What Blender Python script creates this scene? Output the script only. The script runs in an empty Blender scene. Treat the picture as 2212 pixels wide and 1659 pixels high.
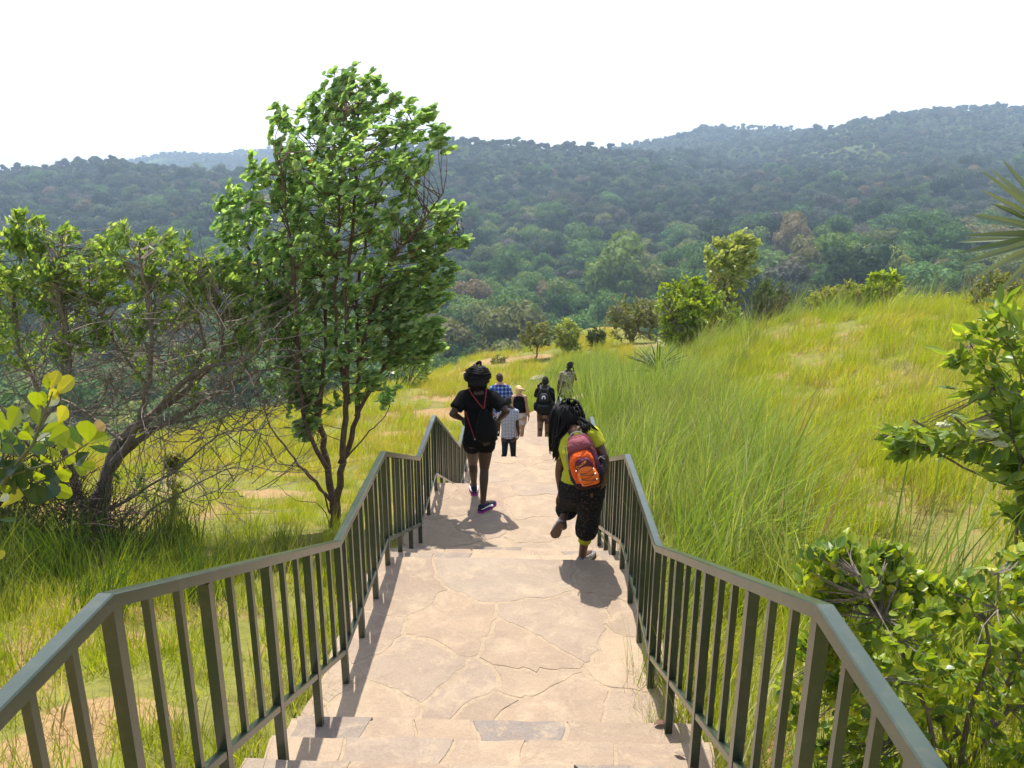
import bpy, bmesh, math, random
import numpy as np
from mathutils import Vector, Matrix, Euler, noise
random.seed(7); rng = np.random.default_rng(11)
C = bpy.context.scene.collection
SC = bpy.context.scene

# ------------------------------------------------------------------ camera, sky, sun, exposure
F = 763.884
FW = Vector((-0.01920642, 0.96228968, -0.27134791)).normalized()
RT = Vector((0.99976611, 0.02118341, 0.00435843)).normalized()
UP = Vector((-0.00994215, 0.27120073, 0.96247146)).normalized()
cam = bpy.data.cameras.new('camera'); camo = bpy.data.objects.new('camera', cam); C.objects.link(camo)
cam.sensor_width = 36.0; cam.lens = F / 1024 * 36.0; cam.clip_start = 0.05; cam.clip_end = 9000
camo.matrix_world = Matrix((( RT.x, UP.x, -FW.x, 0), (RT.y, UP.y, -FW.y, 0), (RT.z, UP.z, -FW.z, 0), (0, 0, 0, 1)))
SC.camera = camo
SUN = Vector((-0.10, 0.452, 1.0)).normalized()          # towards the sun
wd = bpy.data.worlds.new('World'); SC.world = wd; wd.use_nodes = True
nt = wd.node_tree; nt.nodes.clear()
sky = nt.nodes.new('ShaderNodeTexSky'); sky.sky_type = 'NISHITA'; sky.sun_disc = False
sky.sun_elevation = math.asin(SUN.z); sky.sun_rotation = math.atan2(SUN.x, SUN.y)
sky.air_density = 1.0; sky.dust_density = 2.0; sky.ozone_density = 1.0; sky.altitude = 300
bg = nt.nodes.new('ShaderNodeBackground'); bg.inputs['Strength'].default_value = 0.15
ow = nt.nodes.new('ShaderNodeOutputWorld')
# a bright veil of thin white cloud, densest towards the horizon
tc = nt.nodes.new('ShaderNodeTexCoord'); sx = nt.nodes.new('ShaderNodeSeparateXYZ'); nt.links.new(tc.outputs['Generated'], sx.inputs[0])
cr = nt.nodes.new('ShaderNodeValToRGB'); nt.links.new(sx.outputs['Z'], cr.inputs[0])
cr.color_ramp.elements[0].position = .16; cr.color_ramp.elements[0].color = (.9, .9, .9, 1); cr.color_ramp.elements[1].position = .55; cr.color_ramp.elements[1].color = (.10, .10, .10, 1)
cn = nt.nodes.new('ShaderNodeTexNoise'); cn.inputs['Scale'].default_value = 2.2; cn.inputs['Detail'].default_value = 6; nt.links.new(tc.outputs['Generated'], cn.inputs['Vector'])
ma = nt.nodes.new('ShaderNodeMath'); ma.operation = 'MULTIPLY_ADD'; nt.links.new(cn.outputs[0], ma.inputs[0]); ma.inputs[1].default_value = .25; ma.inputs[2].default_value = -.12
mc = nt.nodes.new('ShaderNodeMath'); mc.operation = 'ADD'; mc.use_clamp = True; nt.links.new(ma.outputs[0], mc.inputs[0]); nt.links.new(cr.outputs[0], mc.inputs[1])
mv = nt.nodes.new('ShaderNodeMix'); mv.data_type = 'RGBA'; nt.links.new(mc.outputs[0], mv.inputs[0]); nt.links.new(sky.outputs[0], mv.inputs[6]); mv.inputs[7].default_value = (6.2, 6.25, 6.3, 1)
nt.links.new(mv.outputs[2], bg.inputs[0]); nt.links.new(bg.outputs[0], ow.inputs[0])
sl = bpy.data.lights.new('sun', 'SUN'); sl.energy = 4.5; sl.angle = math.radians(0.53); sl.color = (1.0, 0.96, 0.88)
so = bpy.data.objects.new('sun', sl); C.objects.link(so); so.location = (-10, 45, 100)
so.rotation_euler = SUN.to_track_quat('Z', 'Y').to_euler()
vs = SC.view_settings; vs.view_transform = 'Standard'; vs.look = 'None'; vs.exposure = 0.68; vs.gamma = 1.0
SC.cycles.use_denoising = True
SC.cycles.max_bounces = 8; SC.cycles.transparent_max_bounces = 12; SC.cycles.volume_bounces = 1

# ------------------------------------------------------------------ helpers
DS = 1024 / 2212.0
def ray(u, v):
    """direction through a point of the photograph (2212 px wide)"""
    return FW * F + RT * (u * DS - 512) - UP * (v * DS - 384)
def W(u, v, y):
    d = ray(u, v); return d * (y / d.y)
def WZ(u, v, z):
    d = ray(u, v); return d * (z / d.z)
def PX(p):
    p = Vector(p); z = p.dot(FW)
    return (512 + F * p.dot(RT) / z) / DS, (384 - F * p.dot(UP) / z) / DS

def mesh_obj(name, verts, faces, mats, parent=None, smooth=False, midx=None):
    me = bpy.data.meshes.new(name)
    me.from_pydata([tuple(v) for v in verts], [], [tuple(f) for f in faces])
    for m in (mats if isinstance(mats, (list, tuple)) else [mats]): me.materials.append(m)
    if midx is not None: me.polygons.foreach_set('material_index', np.asarray(midx, dtype=np.int32))
    if smooth: me.polygons.foreach_set('use_smooth', np.ones(len(me.polygons), dtype=bool))
    me.update()
    o = bpy.data.objects.new(name, me); C.objects.link(o)
    if parent is not None: o.parent = parent
    return o

class MB:
    def __init__(s): s.v = []; s.f = []; s.m = []
    def add(s, vs, fs, mi=0):
        b = len(s.v); s.v += [tuple(v) for v in vs]; s.f += [tuple(i + b for i in f) for f in fs]; s.m += [mi] * len(fs)
    def box(s, c, size, mi=0, M=None):
        x, y, z = [a / 2 for a in size]
        vs = [Vector((sx * x, sy * y, sz * z)) for sx in (-1, 1) for sy in (-1, 1) for sz in (-1, 1)]
        if M is not None: vs = [M @ v for v in vs]
        vs = [v + Vector(c) for v in vs]
        s.add(vs, [(0, 1, 3, 2), (4, 6, 7, 5), (0, 4, 5, 1), (2, 3, 7, 6), (0, 2, 6, 4), (1, 5, 7, 3)], mi)
    def tube(s, pts, rad, n=6, mi=0, cap=True):
        pts = [Vector(p) for p in pts]
        if not isinstance(rad, (list, tuple)): rad = [rad] * len(pts)
        b = len(s.v); ref = None
        for i, p in enumerate(pts):
            t = (pts[min(i + 1, len(pts) - 1)] - pts[max(i - 1, 0)])
            t = t.normalized() if t.length > 1e-9 else Vector((0, 0, 1))
            if ref is None:
                ref = t.cross(Vector((0, 0, 1)) if abs(t.z) < .9 else Vector((1, 0, 0))).normalized()
            else:
                ref = (ref - t * ref.dot(t)); ref = ref.normalized() if ref.length > 1e-6 else t.orthogonal().normalized()
            q = t.cross(ref)
            for k in range(n):
                a = 2 * math.pi * k / n
                s.v.append(tuple(p + (ref * math.cos(a) + q * math.sin(a)) * rad[i]))
        for i in range(len(pts) - 1):
            for k in range(n):
                k2 = (k + 1) % n
                s.f.append((b + i * n + k, b + i * n + k2, b + (i + 1) * n + k2, b + (i + 1) * n + k)); s.m.append(mi)
        if cap and n > 2:
            s.f.append(tuple(b + k for k in reversed(range(n)))); s.m.append(mi)
            e = b + (len(pts) - 1) * n
            s.f.append(tuple(e + k for k in range(n))); s.m.append(mi)
    def loft(s, rings, mi=0, cap=True):
        """rings: list of lists of points (same count)"""
        b = len(s.v); n = len(rings[0])
        for r in rings: s.v += [tuple(p) for p in r]
        for i in range(len(rings) - 1):
            for k in range(n):
                k2 = (k + 1) % n
                s.f.append((b + i * n + k, b + i * n + k2, b + (i + 1) * n + k2, b + (i + 1) * n + k)); s.m.append(mi)
        if cap:
            s.f.append(tuple(b + k for k in reversed(range(n)))); s.m.append(mi)
            e = b + (len(rings) - 1) * n
            s.f.append(tuple(e + k for k in range(n))); s.m.append(mi)
    def ell(s, c, r, mi=0, seg=14, M=None):
        c = Vector(c); rings = []
        for i in range(seg // 2 + 1):
            th = math.pi * i / (seg // 2); th = min(max(th, .02), math.pi - .02)
            ring = []
            for k in range(seg):
                a = 2 * math.pi * k / seg
                p = Vector((r[0] * math.sin(th) * math.cos(a), r[1] * math.sin(th) * math.sin(a), -r[2] * math.cos(th)))
                if M is not None: p = M @ p
                ring.append(c + p)
            rings.append(ring)
        s.loft(rings, mi)
    def build(s, name, mats, parent=None, smooth=False):
        return mesh_obj(name, s.v, s.f, mats, parent, smooth, s.m)

def thing(name, label, cat, loc=(0, 0, 0), group=None):
    o = bpy.data.objects.new(name, None); C.objects.link(o); o.location = loc; o.empty_display_size = .2
    return tag(o, label, cat, group)
def tag(o, label=None, cat=None, group=None, kind=None):
    if label: o['label'] = label
    if cat: o['category'] = cat
    if group: o['group'] = group
    if kind: o['kind'] = kind
    return o
def under(child, root):
    """parent and keep the world place (the roots are never rotated)"""
    child.parent = root; child.matrix_parent_inverse = Matrix.Translation(-root.location)
    return child

# ------------------------------------------------------------------ materials
def mat(name):
    m = bpy.data.materials.new(name); m.use_nodes = True; t = m.node_tree; t.nodes.clear()
    out = t.nodes.new('ShaderNodeOutputMaterial')
    return m, t, out
class N:
    """tiny node-graph helper"""
    def __init__(s, t): s.t = t
    def n(s, ty, **kw):
        nd = s.t.nodes.new(ty)
        for k, v in kw.items(): setattr(nd, k, v)
        return nd
    def l(s, a, b): s.t.links.new(a, b)
    def ramp(s, fac, stops, interp='LINEAR'):
        r = s.n('ShaderNodeValToRGB'); r.color_ramp.interpolation = interp
        e = r.color_ramp.elements
        while len(e) < len(stops): e.new(0.5)
        for el, (p, c) in zip(e, stops):
            el.position = p; el.color = (*c, 1) if len(c) == 3 else c
        s.l(fac, r.inputs[0]); return r.outputs[0]
    def noise(s, vec, scale, detail=4, rough=.55, dist=0.0):
        nd = s.n('ShaderNodeTexNoise'); nd.inputs['Scale'].default_value = scale
        nd.inputs['Detail'].default_value = detail; nd.inputs['Roughness'].default_value = rough
        nd.inputs['Distortion'].default_value = dist
        if vec is not None: s.l(vec, nd.inputs['Vector'])
        return nd
    def mix(s, fac, a, b, mode='MIX'):
        m = s.n('ShaderNodeMix', data_type='RGBA', blend_type=mode)
        for sock, val in ((m.inputs[0], fac), (m.inputs[6], a), (m.inputs[7], b)):
            if hasattr(val, 'is_output'): s.l(val, sock)
            elif isinstance(val, (int, float)): sock.default_value = val
            else: sock.default_value = (*val, 1)
        return m.outputs[2]
    def math(s, op, a, b=None, clamp=False):
        m = s.n('ShaderNodeMath', operation=op); m.use_clamp = clamp
        for sock, val in ((m.inputs[0], a), (m.inputs[1], b)):
            if val is None: continue
            if hasattr(val, 'is_output'): s.l(val, sock)
            else: sock.default_value = val
        return m.outputs[0]
    def bump(s, h, strength, dist):
        b = s.n('ShaderNodeBump'); b.inputs['Strength'].default_value = strength; b.inputs['Distance'].default_value = dist
        s.l(h, b.inputs['Height']); return b.outputs[0]
    def pos(s): return s.n('ShaderNodeNewGeometry').outputs['Position']
    def obj(s): return s.n('ShaderNodeTexCoord').outputs['Object']
    def island(s): return s.n('ShaderNodeNewGeometry').outputs['Random Per Island']
    def bsdf(s, col, rough=.6, normal=None, spec=.5, metal=0.0):
        p = s.n('ShaderNodeBsdfPrincipled')
        if hasattr(col, 'is_output'): s.l(col, p.inputs['Base Color'])
        else: p.inputs['Base Color'].default_value = (*col, 1)
        if hasattr(rough, 'is_output'): s.l(rough, p.inputs['Roughness'])
        else: p.inputs['Roughness'].default_value = rough
        p.inputs['Specular IOR Level'].default_value = spec; p.inputs['Metallic'].default_value = metal
        if normal is not None: s.l(normal, p.inputs['Normal'])
        return p

def leaf_mat(name, stops, trans=.45, rough=.45, tcol=(1.25, 1.2, .55), by='island', spec=.4):
    m, t, out = mat(name); n = N(t)
    fac = n.island() if by == 'island' else n.n('ShaderNodeObjectInfo').outputs['Random']
    col = n.ramp(fac, stops)
    if by == 'both':
        fi = n.island(); col = n.mix(.5, col, n.ramp(fi, stops))
    p = n.bsdf(col, rough, spec=spec)
    tr = n.n('ShaderNodeBsdfTranslucent'); n.l(n.mix(1.0, col, tcol, 'MULTIPLY'), tr.inputs[0])
    mx = n.n('ShaderNodeMixShader'); mx.inputs[0].default_value = trans
    n.l(p.outputs[0], mx.inputs[1]); n.l(tr.outputs[0], mx.inputs[2]); n.l(mx.outputs[0], out.inputs[0])
    return m
def simple_mat(name, col, rough=.6, var=.15, scale=8.0, bump=0.0, bscale=60.0, spec=.4, metal=0.0):
    m, t, out = mat(name); n = N(t); o = n.pos()
    nz = n.noise(o, scale, 5)
    lo = tuple(c * (1 - var) for c in col); hi = tuple(min(1, c * (1 + var)) for c in col)
    c = n.ramp(nz.outputs[0], [(.3, lo), (.7, hi)])
    nm = n.bump(n.noise(o, bscale, 3).outputs[0], bump, .004) if bump else None
    n.l(n.bsdf(c, rough, nm, spec, metal).outputs[0], out.inputs[0]); return m

def flag_mat(name, mortar=False, grey=False):
    """weathered sandstone; every slab (island) has its own tint"""
    m, t, out = mat(name); n = N(t); p = n.pos(); isl = n.island()
    fine = n.noise(p, 80, 3, .7); blot = n.noise(p, 2.6, 6, .7, .8); pale = n.noise(p, 5.5, 6, .72, .4); grit = n.noise(p, 26, 5, .75)
    if mortar:
        col = n.ramp(grit.outputs[0], [(.3, (.30, .22, .148)), (.7, (.45, .345, .23))])
    else:
        col = n.ramp(isl, [(0, (.31, .225, .16)), (.14, (.42, .31, .21)), (.3, (.27, .20, .15)), (.45, (.44, .33, .22)), (.6, (.33, .235, .165)), (.72, (.215, .19, .17) if grey else (.30, .235, .185)), (.85, (.40, .30, .21)), (.93, (.19, .175, .17) if grey else (.33, .27, .215)), (1, (.35, .265, .185))])
        if not grey: col = n.mix(.2, col, (.385, .29, .19))
        col = n.mix(n.math('MULTIPLY', n.ramp(blot.outputs[0], [(.44, (0, 0, 0)), (.62, (1, 1, 1))]), .4), col, (.23, .165, .13))
        col = n.mix(n.math('MULTIPLY', n.ramp(pale.outputs[0], [(.5, (0, 0, 0)), (.64, (1, 1, 1))]), .6), col, (.48, .365, .245))
    col = n.mix(.25, col, n.ramp(fine.outputs[0], [(.3, (.22, .16, .11)), (.7, (.46, .35, .24))]))
    speck = n.ramp(n.noise(p, 150, 2, .6).outputs[0], [(.68, (0, 0, 0)), (.74, (1, 1, 1))])
    col = n.mix(n.math('MULTIPLY', speck, .5), col, (.10, .075, .05))
    stain = n.ramp(n.noise(p, 1.1, 5, .7, 1.0).outputs[0], [(.55, (0, 0, 0)), (.75, (1, 1, 1))])
    col = n.mix(n.math('MULTIPLY', stain, .35), col, (.17, .135, .115))
    h = n.math('ADD', n.math('MULTIPLY', fine.outputs[0], .2), n.math('ADD', n.math('MULTIPLY', pale.outputs[0], 1.1), n.math('MULTIPLY', grit.outputs[0], .45)))
    n.l(n.bsdf(col, .85, n.bump(h, .9, .014), .2).outputs[0], out.inputs[0]); return m

M_flag = flag_mat('flagstone'); M_tread = flag_mat('step_stone', grey=True); M_mortar = flag_mat('sandy_mortar', True)

def rail_mat(name):
    m, t, out = mat(name); n = N(t); p = n.pos()
    nz = n.noise(p, 6, 5); sc = n.noise(p, 38, 4, .7)
    c = n.ramp(nz.outputs[0], [(.3, (.020, .036, .020)), (.7, (.034, .052, .030))])
    rust = n.ramp(sc.outputs[0], [(.70, (0, 0, 0)), (.76, (1, 1, 1))])
    big = n.noise(p, 3.3, 2); rust = n.math('MULTIPLY', rust, n.ramp(big.outputs[0], [(.5, (0, 0, 0)), (.62, (1, 1, 1))]))
    c = n.mix(rust, c, (.20, .085, .045))
    dirt = n.ramp(n.noise(p, 17, 5, .7).outputs[0], [(.5, (0, 0, 0)), (.75, (1, 1, 1))])
    c = n.mix(n.math('MULTIPLY', dirt, .25), c, (.16, .12, .08))
    r = n.math('ADD', n.math('MULTIPLY', nz.outputs[0], .16), .24)
    pb = n.bsdf(c, r, n.bump(sc.outputs[0], .12, .002), .55); pb.inputs['Coat Weight'].default_value = .45; pb.inputs['Coat Roughness'].default_value = .22
    n.l(pb.outputs[0], out.inputs[0]); return m
M_rail = rail_mat('green_painted_steel')

# ------------------------------------------------------------------ path and stairs
X0, X1 = -1.24, 0.92
def stair(y0, z0, z1, n, run):
    """n risers from (y0,z0) down to z1; the treads between"""
    r = (z0 - z1) / n
    return [(y0 + run * (k - 1), y0 + run * k, z0 - r * k) for k in range(1, n)]
LAND = [(-.4, 1.76, -2.03), (3.46, 5.54, -3.02), (6.75, 8.72, -3.74), (11.68, 13.53, -5.25), (14.62, 16.5, -5.90), (17.98, 20.6, -6.80)]
TREAD = stair(-2.2, -1.20, -2.03, 5, .36)[0:0]
TREAD += [(-1.9, -1.55, -1.37), (-1.55, -1.2, -1.53), (-1.2, -.8, -1.70), (-.8, -.4, -1.86)]
TREAD += stair(1.76, -2.03, -3.02, 6, .34)
TREAD += stair(5.54, -3.02, -3.74, 4, .403)
TREAD += stair(8.72, -3.74, -5.25, 9, .37)
TREAD += stair(13.53, -5.25, -5.90, 4, .363)
TREAD += stair(16.5, -5.90, -6.80, 5, .37)
LEVELS = sorted(LAND + TREAD)
def floor_z(y):
    for a, b, z in LEVELS:
        if a <= y < b: return z
    return LEVELS[0][2] if y < LEVELS[0][0] else LEVELS[-1][2]
def clip(poly, a, b, c):
    """keep the part of a polygon where a*x + b*y <= c"""
    out = []
    for k in range(len(poly)):
        p, q = poly[k], poly[(k + 1) % len(poly)]; dp, dq = a * p[0] + b * p[1] - c, a * q[0] + b * q[1] - c
        if dp <= 0: out.append(p)
        if (dp < 0) != (dq < 0): t = dp / (dp - dq); out.append((p[0] + (q[0] - p[0]) * t, p[1] + (q[1] - p[1]) * t))
    return out
def stone_cells(x0, x1, y0, y1, seeds):
    for i, (sx, sy) in enumerate(seeds):
        P = [(x0, y0), (x1, y0), (x1, y1), (x0, y1)]
        for j, (tx, ty) in enumerate(seeds):
            if i == j: continue
            a, b = tx - sx, ty - sy; P = clip(P, a, b, (tx * tx + ty * ty - sx * sx - sy * sy) / 2)
            if len(P) < 3: break
        if len(P) >= 3: yield P
def wob(x, y, k):
    """shared wobble, so that two neighbouring slabs keep an even joint"""
    return (noise.noise(Vector((x * 2.6, y * 2.6, k))) * .11 + noise.noise(Vector((x * 9, y * 9, k + 5))) * .045 + noise.noise(Vector((x * 24, y * 24, k + 6))) * .012, noise.noise(Vector((x * 2.6, y * 2.6, k + 20))) * .11 + noise.noise(Vector((x * 9, y * 9, k + 25))) * .045 + noise.noise(Vector((x * 24, y * 24, k + 26))) * .012)
def relief(x, y): return noise.noise(Vector((x * 2.1, y * 2.1, 2))) * .006 + noise.noise(Vector((x * 7, y * 7, 5))) * .0025
def slab_bed(mb, y0, y1, z, tread, rr):
    """mortar bed with a stepped-back riser, and separate stones laid in it"""
    W_ = X1 - X0; nx = 40; ny = max(2, int((y1 - y0) / .12)); top = []
    for j in range(ny + 1):
        row = []
        for i in range(nx + 1):
            x = X0 + W_ * i / nx; y = y0 - .05 + (y1 - y0 + .05) * j / ny
            if j == ny: y += noise.noise(Vector((x * 2.1, y1 * 3, 0))) * .016 - .012
            if i in (0, nx): x += noise.noise(Vector((y * 2, 7 + i, z))) * .06
            row.append((x, y, z + relief(x, y) - .0015))
        top.append(row)
    b = len(mb.v); n = nx + 1
    for row in top: mb.v += row
    for j in range(ny):
        for i in range(nx): mb.f.append((b + j * n + i, b + j * n + i + 1, b + (j + 1) * n + i + 1, b + (j + 1) * n + i)); mb.m.append(1)
    loop = [b + j * n for j in range(ny, 0, -1)] + [b + i for i in range(n)] + [b + j * n + nx for j in range(1, ny + 1)] + [b + ny * n + i for i in range(nx - 1, 0, -1)]
    L = len(loop); prev = loop
    for dz, back in ((-.05, 0), (-.05, .02), (-.62, .02)):
        nb = len(mb.v)
        for q in loop:
            x, y, zz = mb.v[q]; mb.v.append((x, y - (back if y > y1 - .08 else 0), zz + dz))
        cur = list(range(nb, nb + L))
        for k in range(L): k2 = (k + 1) % L; mb.f.append((prev[k2], prev[k], cur[k], cur[k2])); mb.m.append(1)
        prev = cur
    if tread:
        xs_ = [X0]
        while xs_[-1] < X1 - .25: xs_.append(xs_[-1] + rr.uniform(.26, .56))
        xs_[-1] = X1; cells = []
        js = [rr.uniform(-.05, .05) for _ in xs_]; js[0] = js[-1] = 0
        for k in range(len(xs_) - 1): cells.append([(xs_[k] - js[k], y0 - .03), (xs_[k + 1] - js[k + 1], y0 - .03), (xs_[k + 1] + js[k + 1], y1 + .012), (xs_[k] + js[k], y1 + .012)])
    else:
        d = .62; seeds = []
        for a in np.arange(X0 + .2, X1, d):
            for c in np.arange(y0 + .2, y1, d * .85):
                if rr.random() < .9: seeds.append((a + rr.uniform(-.3, .3), c + rr.uniform(-.27, .27)))
        for _ in range(int(W_ * (y1 - y0) * .9)): q = rr.choice(seeds); seeds.append((q[0] + rr.uniform(-.2, .2), q[1] + rr.uniform(-.2, .2)))
        cells = list(stone_cells(X0, X1, y0 - .03, y1 + .012, seeds))
    for P in cells:
        cx, cy = sum(p[0] for p in P) / len(P), sum(p[1] for p in P) / len(P); ar = abs(sum(P[k][0] * P[(k + 1) % len(P)][1] - P[(k + 1) % len(P)][0] * P[k][1] for k in range(len(P)))) / 2
        if ar < .004: continue
        ring = []; g = rr.uniform(.006, .026) if not tread else rr.uniform(.006, .016)
        for k in range(len(P)):
            p, q = P[k], P[(k + 1) % len(P)]; m_ = max(1, int(math.hypot(q[0] - p[0], q[1] - p[1]) / .05))
            for i in range(m_):
                t = i / m_; x, y = p[0] + (q[0] - p[0]) * t, p[1] + (q[1] - p[1]) * t; wx, wy = wob(x, y, z * 3); f_ = .45 if tread else 1.0
                if y > y1 - .02: wy = wy * .3 - .004; wx *= .3
                x += wx * f_; y += wy * f_; dx, dy = cx - x, cy - y; l = math.hypot(dx, dy) + 1e-6; ring.append((x + dx / l * g, y + dy / l * g))
        hgt = rr.uniform(.0005, .0025) if not tread else rr.uniform(.001, .006); tx, ty = rr.uniform(-.003, .003), rr.uniform(-.003, .003)
        b = len(mb.v); K = len(ring)
        for s_, dz in ((1.0, -.045), (1.0, hgt - .003), (.985, hgt), (.55, hgt), (.0, hgt)):
            for x, y in (ring if s_ > 0 else [(cx, cy)]):
                X_, Y_ = cx + (x - cx) * s_, cy + (y - cy) * s_; mb.v.append((X_, Y_, z + relief(X_, Y_) + dz + (X_ - cx) * tx + (Y_ - cy) * ty + (noise.noise(Vector((X_ * 14, Y_ * 14, 3))) * .0018 if dz > 0 else 0)))
        for lv in range(3):
            for k in range(K): k2 = (k + 1) % K; mb.f.append((b + lv * K + k, b + lv * K + k2, b + (lv + 1) * K + k2, b + (lv + 1) * K + k)); mb.m.append(0)
        for k in range(K): mb.f.append((b + 3 * K + k, b + 3 * K + (k + 1) % K, b + 4 * K)); mb.m.append(0)
rr = random.Random(12)
mb = MB()
for a, b_, z in LAND: slab_bed(mb, a, b_, z, False, rr)
tag(mb.build('path', [M_flag, M_mortar]), kind='structure', label='beige flagstone landings of the stepped footpath')
mb = MB()
for a, b_, z in TREAD: slab_bed(mb, a, b_, z, True, rr)
tag(mb.build('stairs', [M_tread, M_mortar]), kind='structure', label='stone steps between the footpath landings')

# ------------------------------------------------------------------ near ground
CP = []   # control points of the near ground
for y, z in [(-14, 4.2), (-8, 1.4), (-3, -.9), (0, -1.85), (1.7, -2.2), (4, -3.1), (8, -4.05), (12, -5.25), (16, -6.1), (20, -6.95)]:
    CP += [(-1.2, y, z - .02), (-4.5, y, z - .05), (-9, y, z - .25), (-16, y, z - 1.0)]
    CP += [(1.0, y, z + .02)]
CP += [(-25, 0, -3.2), (-25, 10, -7), (-8, 22, -7.35), (-13, 20, -7.9), (-12, 27, -10.2), (-8, 28, -8.9), (-18, 28, -13), (-5, 26, -7.6), (-2, 26, -7.5), (-6, 33, -9.6), (-5, 40, -13),
       (0, 31, -8.2), (0, 38, -9.15), (-3.2, 36.5, -9.2), (0, 46, -13), (0, 60, -22), (-10, 40, -16), (-15, 50, -22), (-25, 35, -19), (-30, 20, -14), (3.5, 44, -9.0), (6, 44, -8.9), (8, 52, -13), (5, 60, -19),
       (1.2, 23, -7.2), (3.3, 27, -7.15), (5.8, 30.5, -7.05), (8, 34, -7.5), (3, 34, -7.9),
       (2.2, 5, -2.95), (2.4, 8, -3.6), (2.6, 12, -4.5), (2.8, 16, -5.4), (3, 20, -6.2), (3.4, 5.5, -2.75), (4, 9, -3.45), (7, 12, -3.5), (6, 18, -4.75), (8.6, 25, -4.85), (10, 24.5, -4.5), (12, 22, -3.85), (14.5, 26, -4.7), (13, 19, -3.1), (20, 20, -2.9), (20, 30, -8), (11, 32, -7.3),
       (10, 40, -10.5), (15, 45, -15), (20, 60, -26), (30, 40, -14), (6, 4, -1.7), (9, 0, .2), (3, 0, -1.4), (8, 6, -1.6), (15, 8, -.8), (16, -6, 3), (30, 10, -1.5), (30, 0, 1.5), (2.5, 2.5, -2.15), (30, 60, -28), (-30, 60, -30), (40, 25, -6), (-40, 0, -8), (-40, 30, -22), (-40, -14, -3), (40, -14, 5)]
CPa = np.array(CP, float)
def rbf_fit(P, v, smooth=.05):
    d = np.linalg.norm(P[:, None] - P[None], axis=2)
    n = len(P); A = np.zeros((n + 3, n + 3)); A[:n, :n] = -d + smooth * np.eye(n)
    A[:n, n] = 1; A[:n, n + 1:] = P; A[n, :n] = 1; A[n + 1:, :n] = P.T
    return np.linalg.solve(A, np.concatenate([v, np.zeros(3)]))
def rbf_eval(P, w, Q):
    out = np.empty(len(Q)); n = len(P)
    for s in range(0, len(Q), 20000):
        q = Q[s:s + 20000]; d = np.linalg.norm(q[:, None] - P[None], axis=2)
        out[s:s + 20000] = -d @ w[:n] + w[n] + q @ w[n + 1:]
    return out
GW = rbf_fit(CPa[:, :2] , CPa[:, 2])
def vnoise(x, y, s, seed=0):
    """cheap vectorised value noise"""
    x = np.asarray(x) / s; y = np.asarray(y) / s
    xi = np.floor(x).astype(int); yi = np.floor(y).astype(int); fx = x - xi; fy = y - yi
    fx = fx * fx * (3 - 2 * fx); fy = fy * fy * (3 - 2 * fy)
    def h(a, b):
        k = (a * 374761393 + b * 668265263 + seed * 982451653) & 0x7fffffff
        k = ((k ^ (k >> 13)) * 1274126177) & 0x7fffffff
        return ((k ^ (k >> 16)) & 0xffff) / 65535.0
    return (h(xi, yi) * (1 - fx) + h(xi + 1, yi) * fx) * (1 - fy) + (h(xi, yi + 1) * (1 - fx) + h(xi + 1, yi + 1) * fx) * fy
LV = np.array([(a, b, z) for a, b, z in LEVELS])
def floor_arr(y):
    i = np.clip(np.searchsorted(LV[:, 0], y, side='right') - 1, 0, len(LV) - 1); return LV[i, 2]
def path_mid(y):
    """x of the path beyond the last landing"""
    return np.interp(y, [19.2, 20.5, 21.5, 23, 26, 30, 34], [-.15, .55, 1.5, 2.9, 4.6, 6.0, 6.8])
def ground_z(x, y):
    x = np.atleast_1d(np.asarray(x, float)); y = np.atleast_1d(np.asarray(y, float))
    z = rbf_eval(CPa[:, :2], GW, np.stack([x, y], 1))
    z = z + (vnoise(x, y, 1.7, 3) - .5) * .16 + (vnoise(x, y, .6, 5) - .5) * .06
    out = np.maximum(np.maximum(X0 - x, x - X1), 0.0)
    f = np.minimum(floor_arr(y), np.minimum(floor_arr(y + .35), floor_arr(y - .2))) - .09
    f = np.where(y > 20.7, 99, f)
    k = np.clip(1 - out / .55, 0, 1)
    return np.where(f < 50, np.minimum(z, z * (1 - k) + np.minimum(z, f) * k), z)
def gz(x, y): return float(ground_z([x], [y])[0])

SOIL = []
for u, v, z, r1, r2 in [(960, 872, -6.9, 1.9, 1.0), (1015, 850, -7.2, 1.3, .7), (880, 905, -6.4, 1.2, .5), (1075, 780, -8.4, 2.6, 1.2), (1000, 790, -8.2, 2.2, .7), (600, 1035, -4.85, .9, .45), (330, 1040, -5.0, .8, .3), (215, 1455, -2.65, .42, .26), (90, 1540, -2.5, .40, .25), (300, 1330, -3.1, .5, .2), (640, 990, -5.3, .6, .2),
                        (1830, 985, -3.25, .5, .22), (1760, 900, -3.7, .5, .2), (2180, 960, -2.9, .35, .2), (1960, 880, -3.5, .5, .2), (1880, 1020, -3.1, .55, .3), (1600, 1010, -3.7, .4, .2), (2050, 830, -3.3, .5, .25), (1480, 1500, -2.5, .3, .3)]:
    p_ = WZ(u, v, z); SOIL.append((p_.x, p_.y, r1 * .8, r2 * .8))
def soil(x, y):
    w1 = (vnoise(x, y, .8, 71) - .5) * 1.2 + (vnoise(x, y, .27, 72) - .5) * .7; s_ = np.zeros(len(x))
    for a, b, r1, r2 in SOIL: s_ = np.maximum(s_, 1.5 - np.sqrt(((x - a) / r1) ** 2 + ((y - b) / r2) ** 2))
    return s_ + w1 * .7
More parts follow.
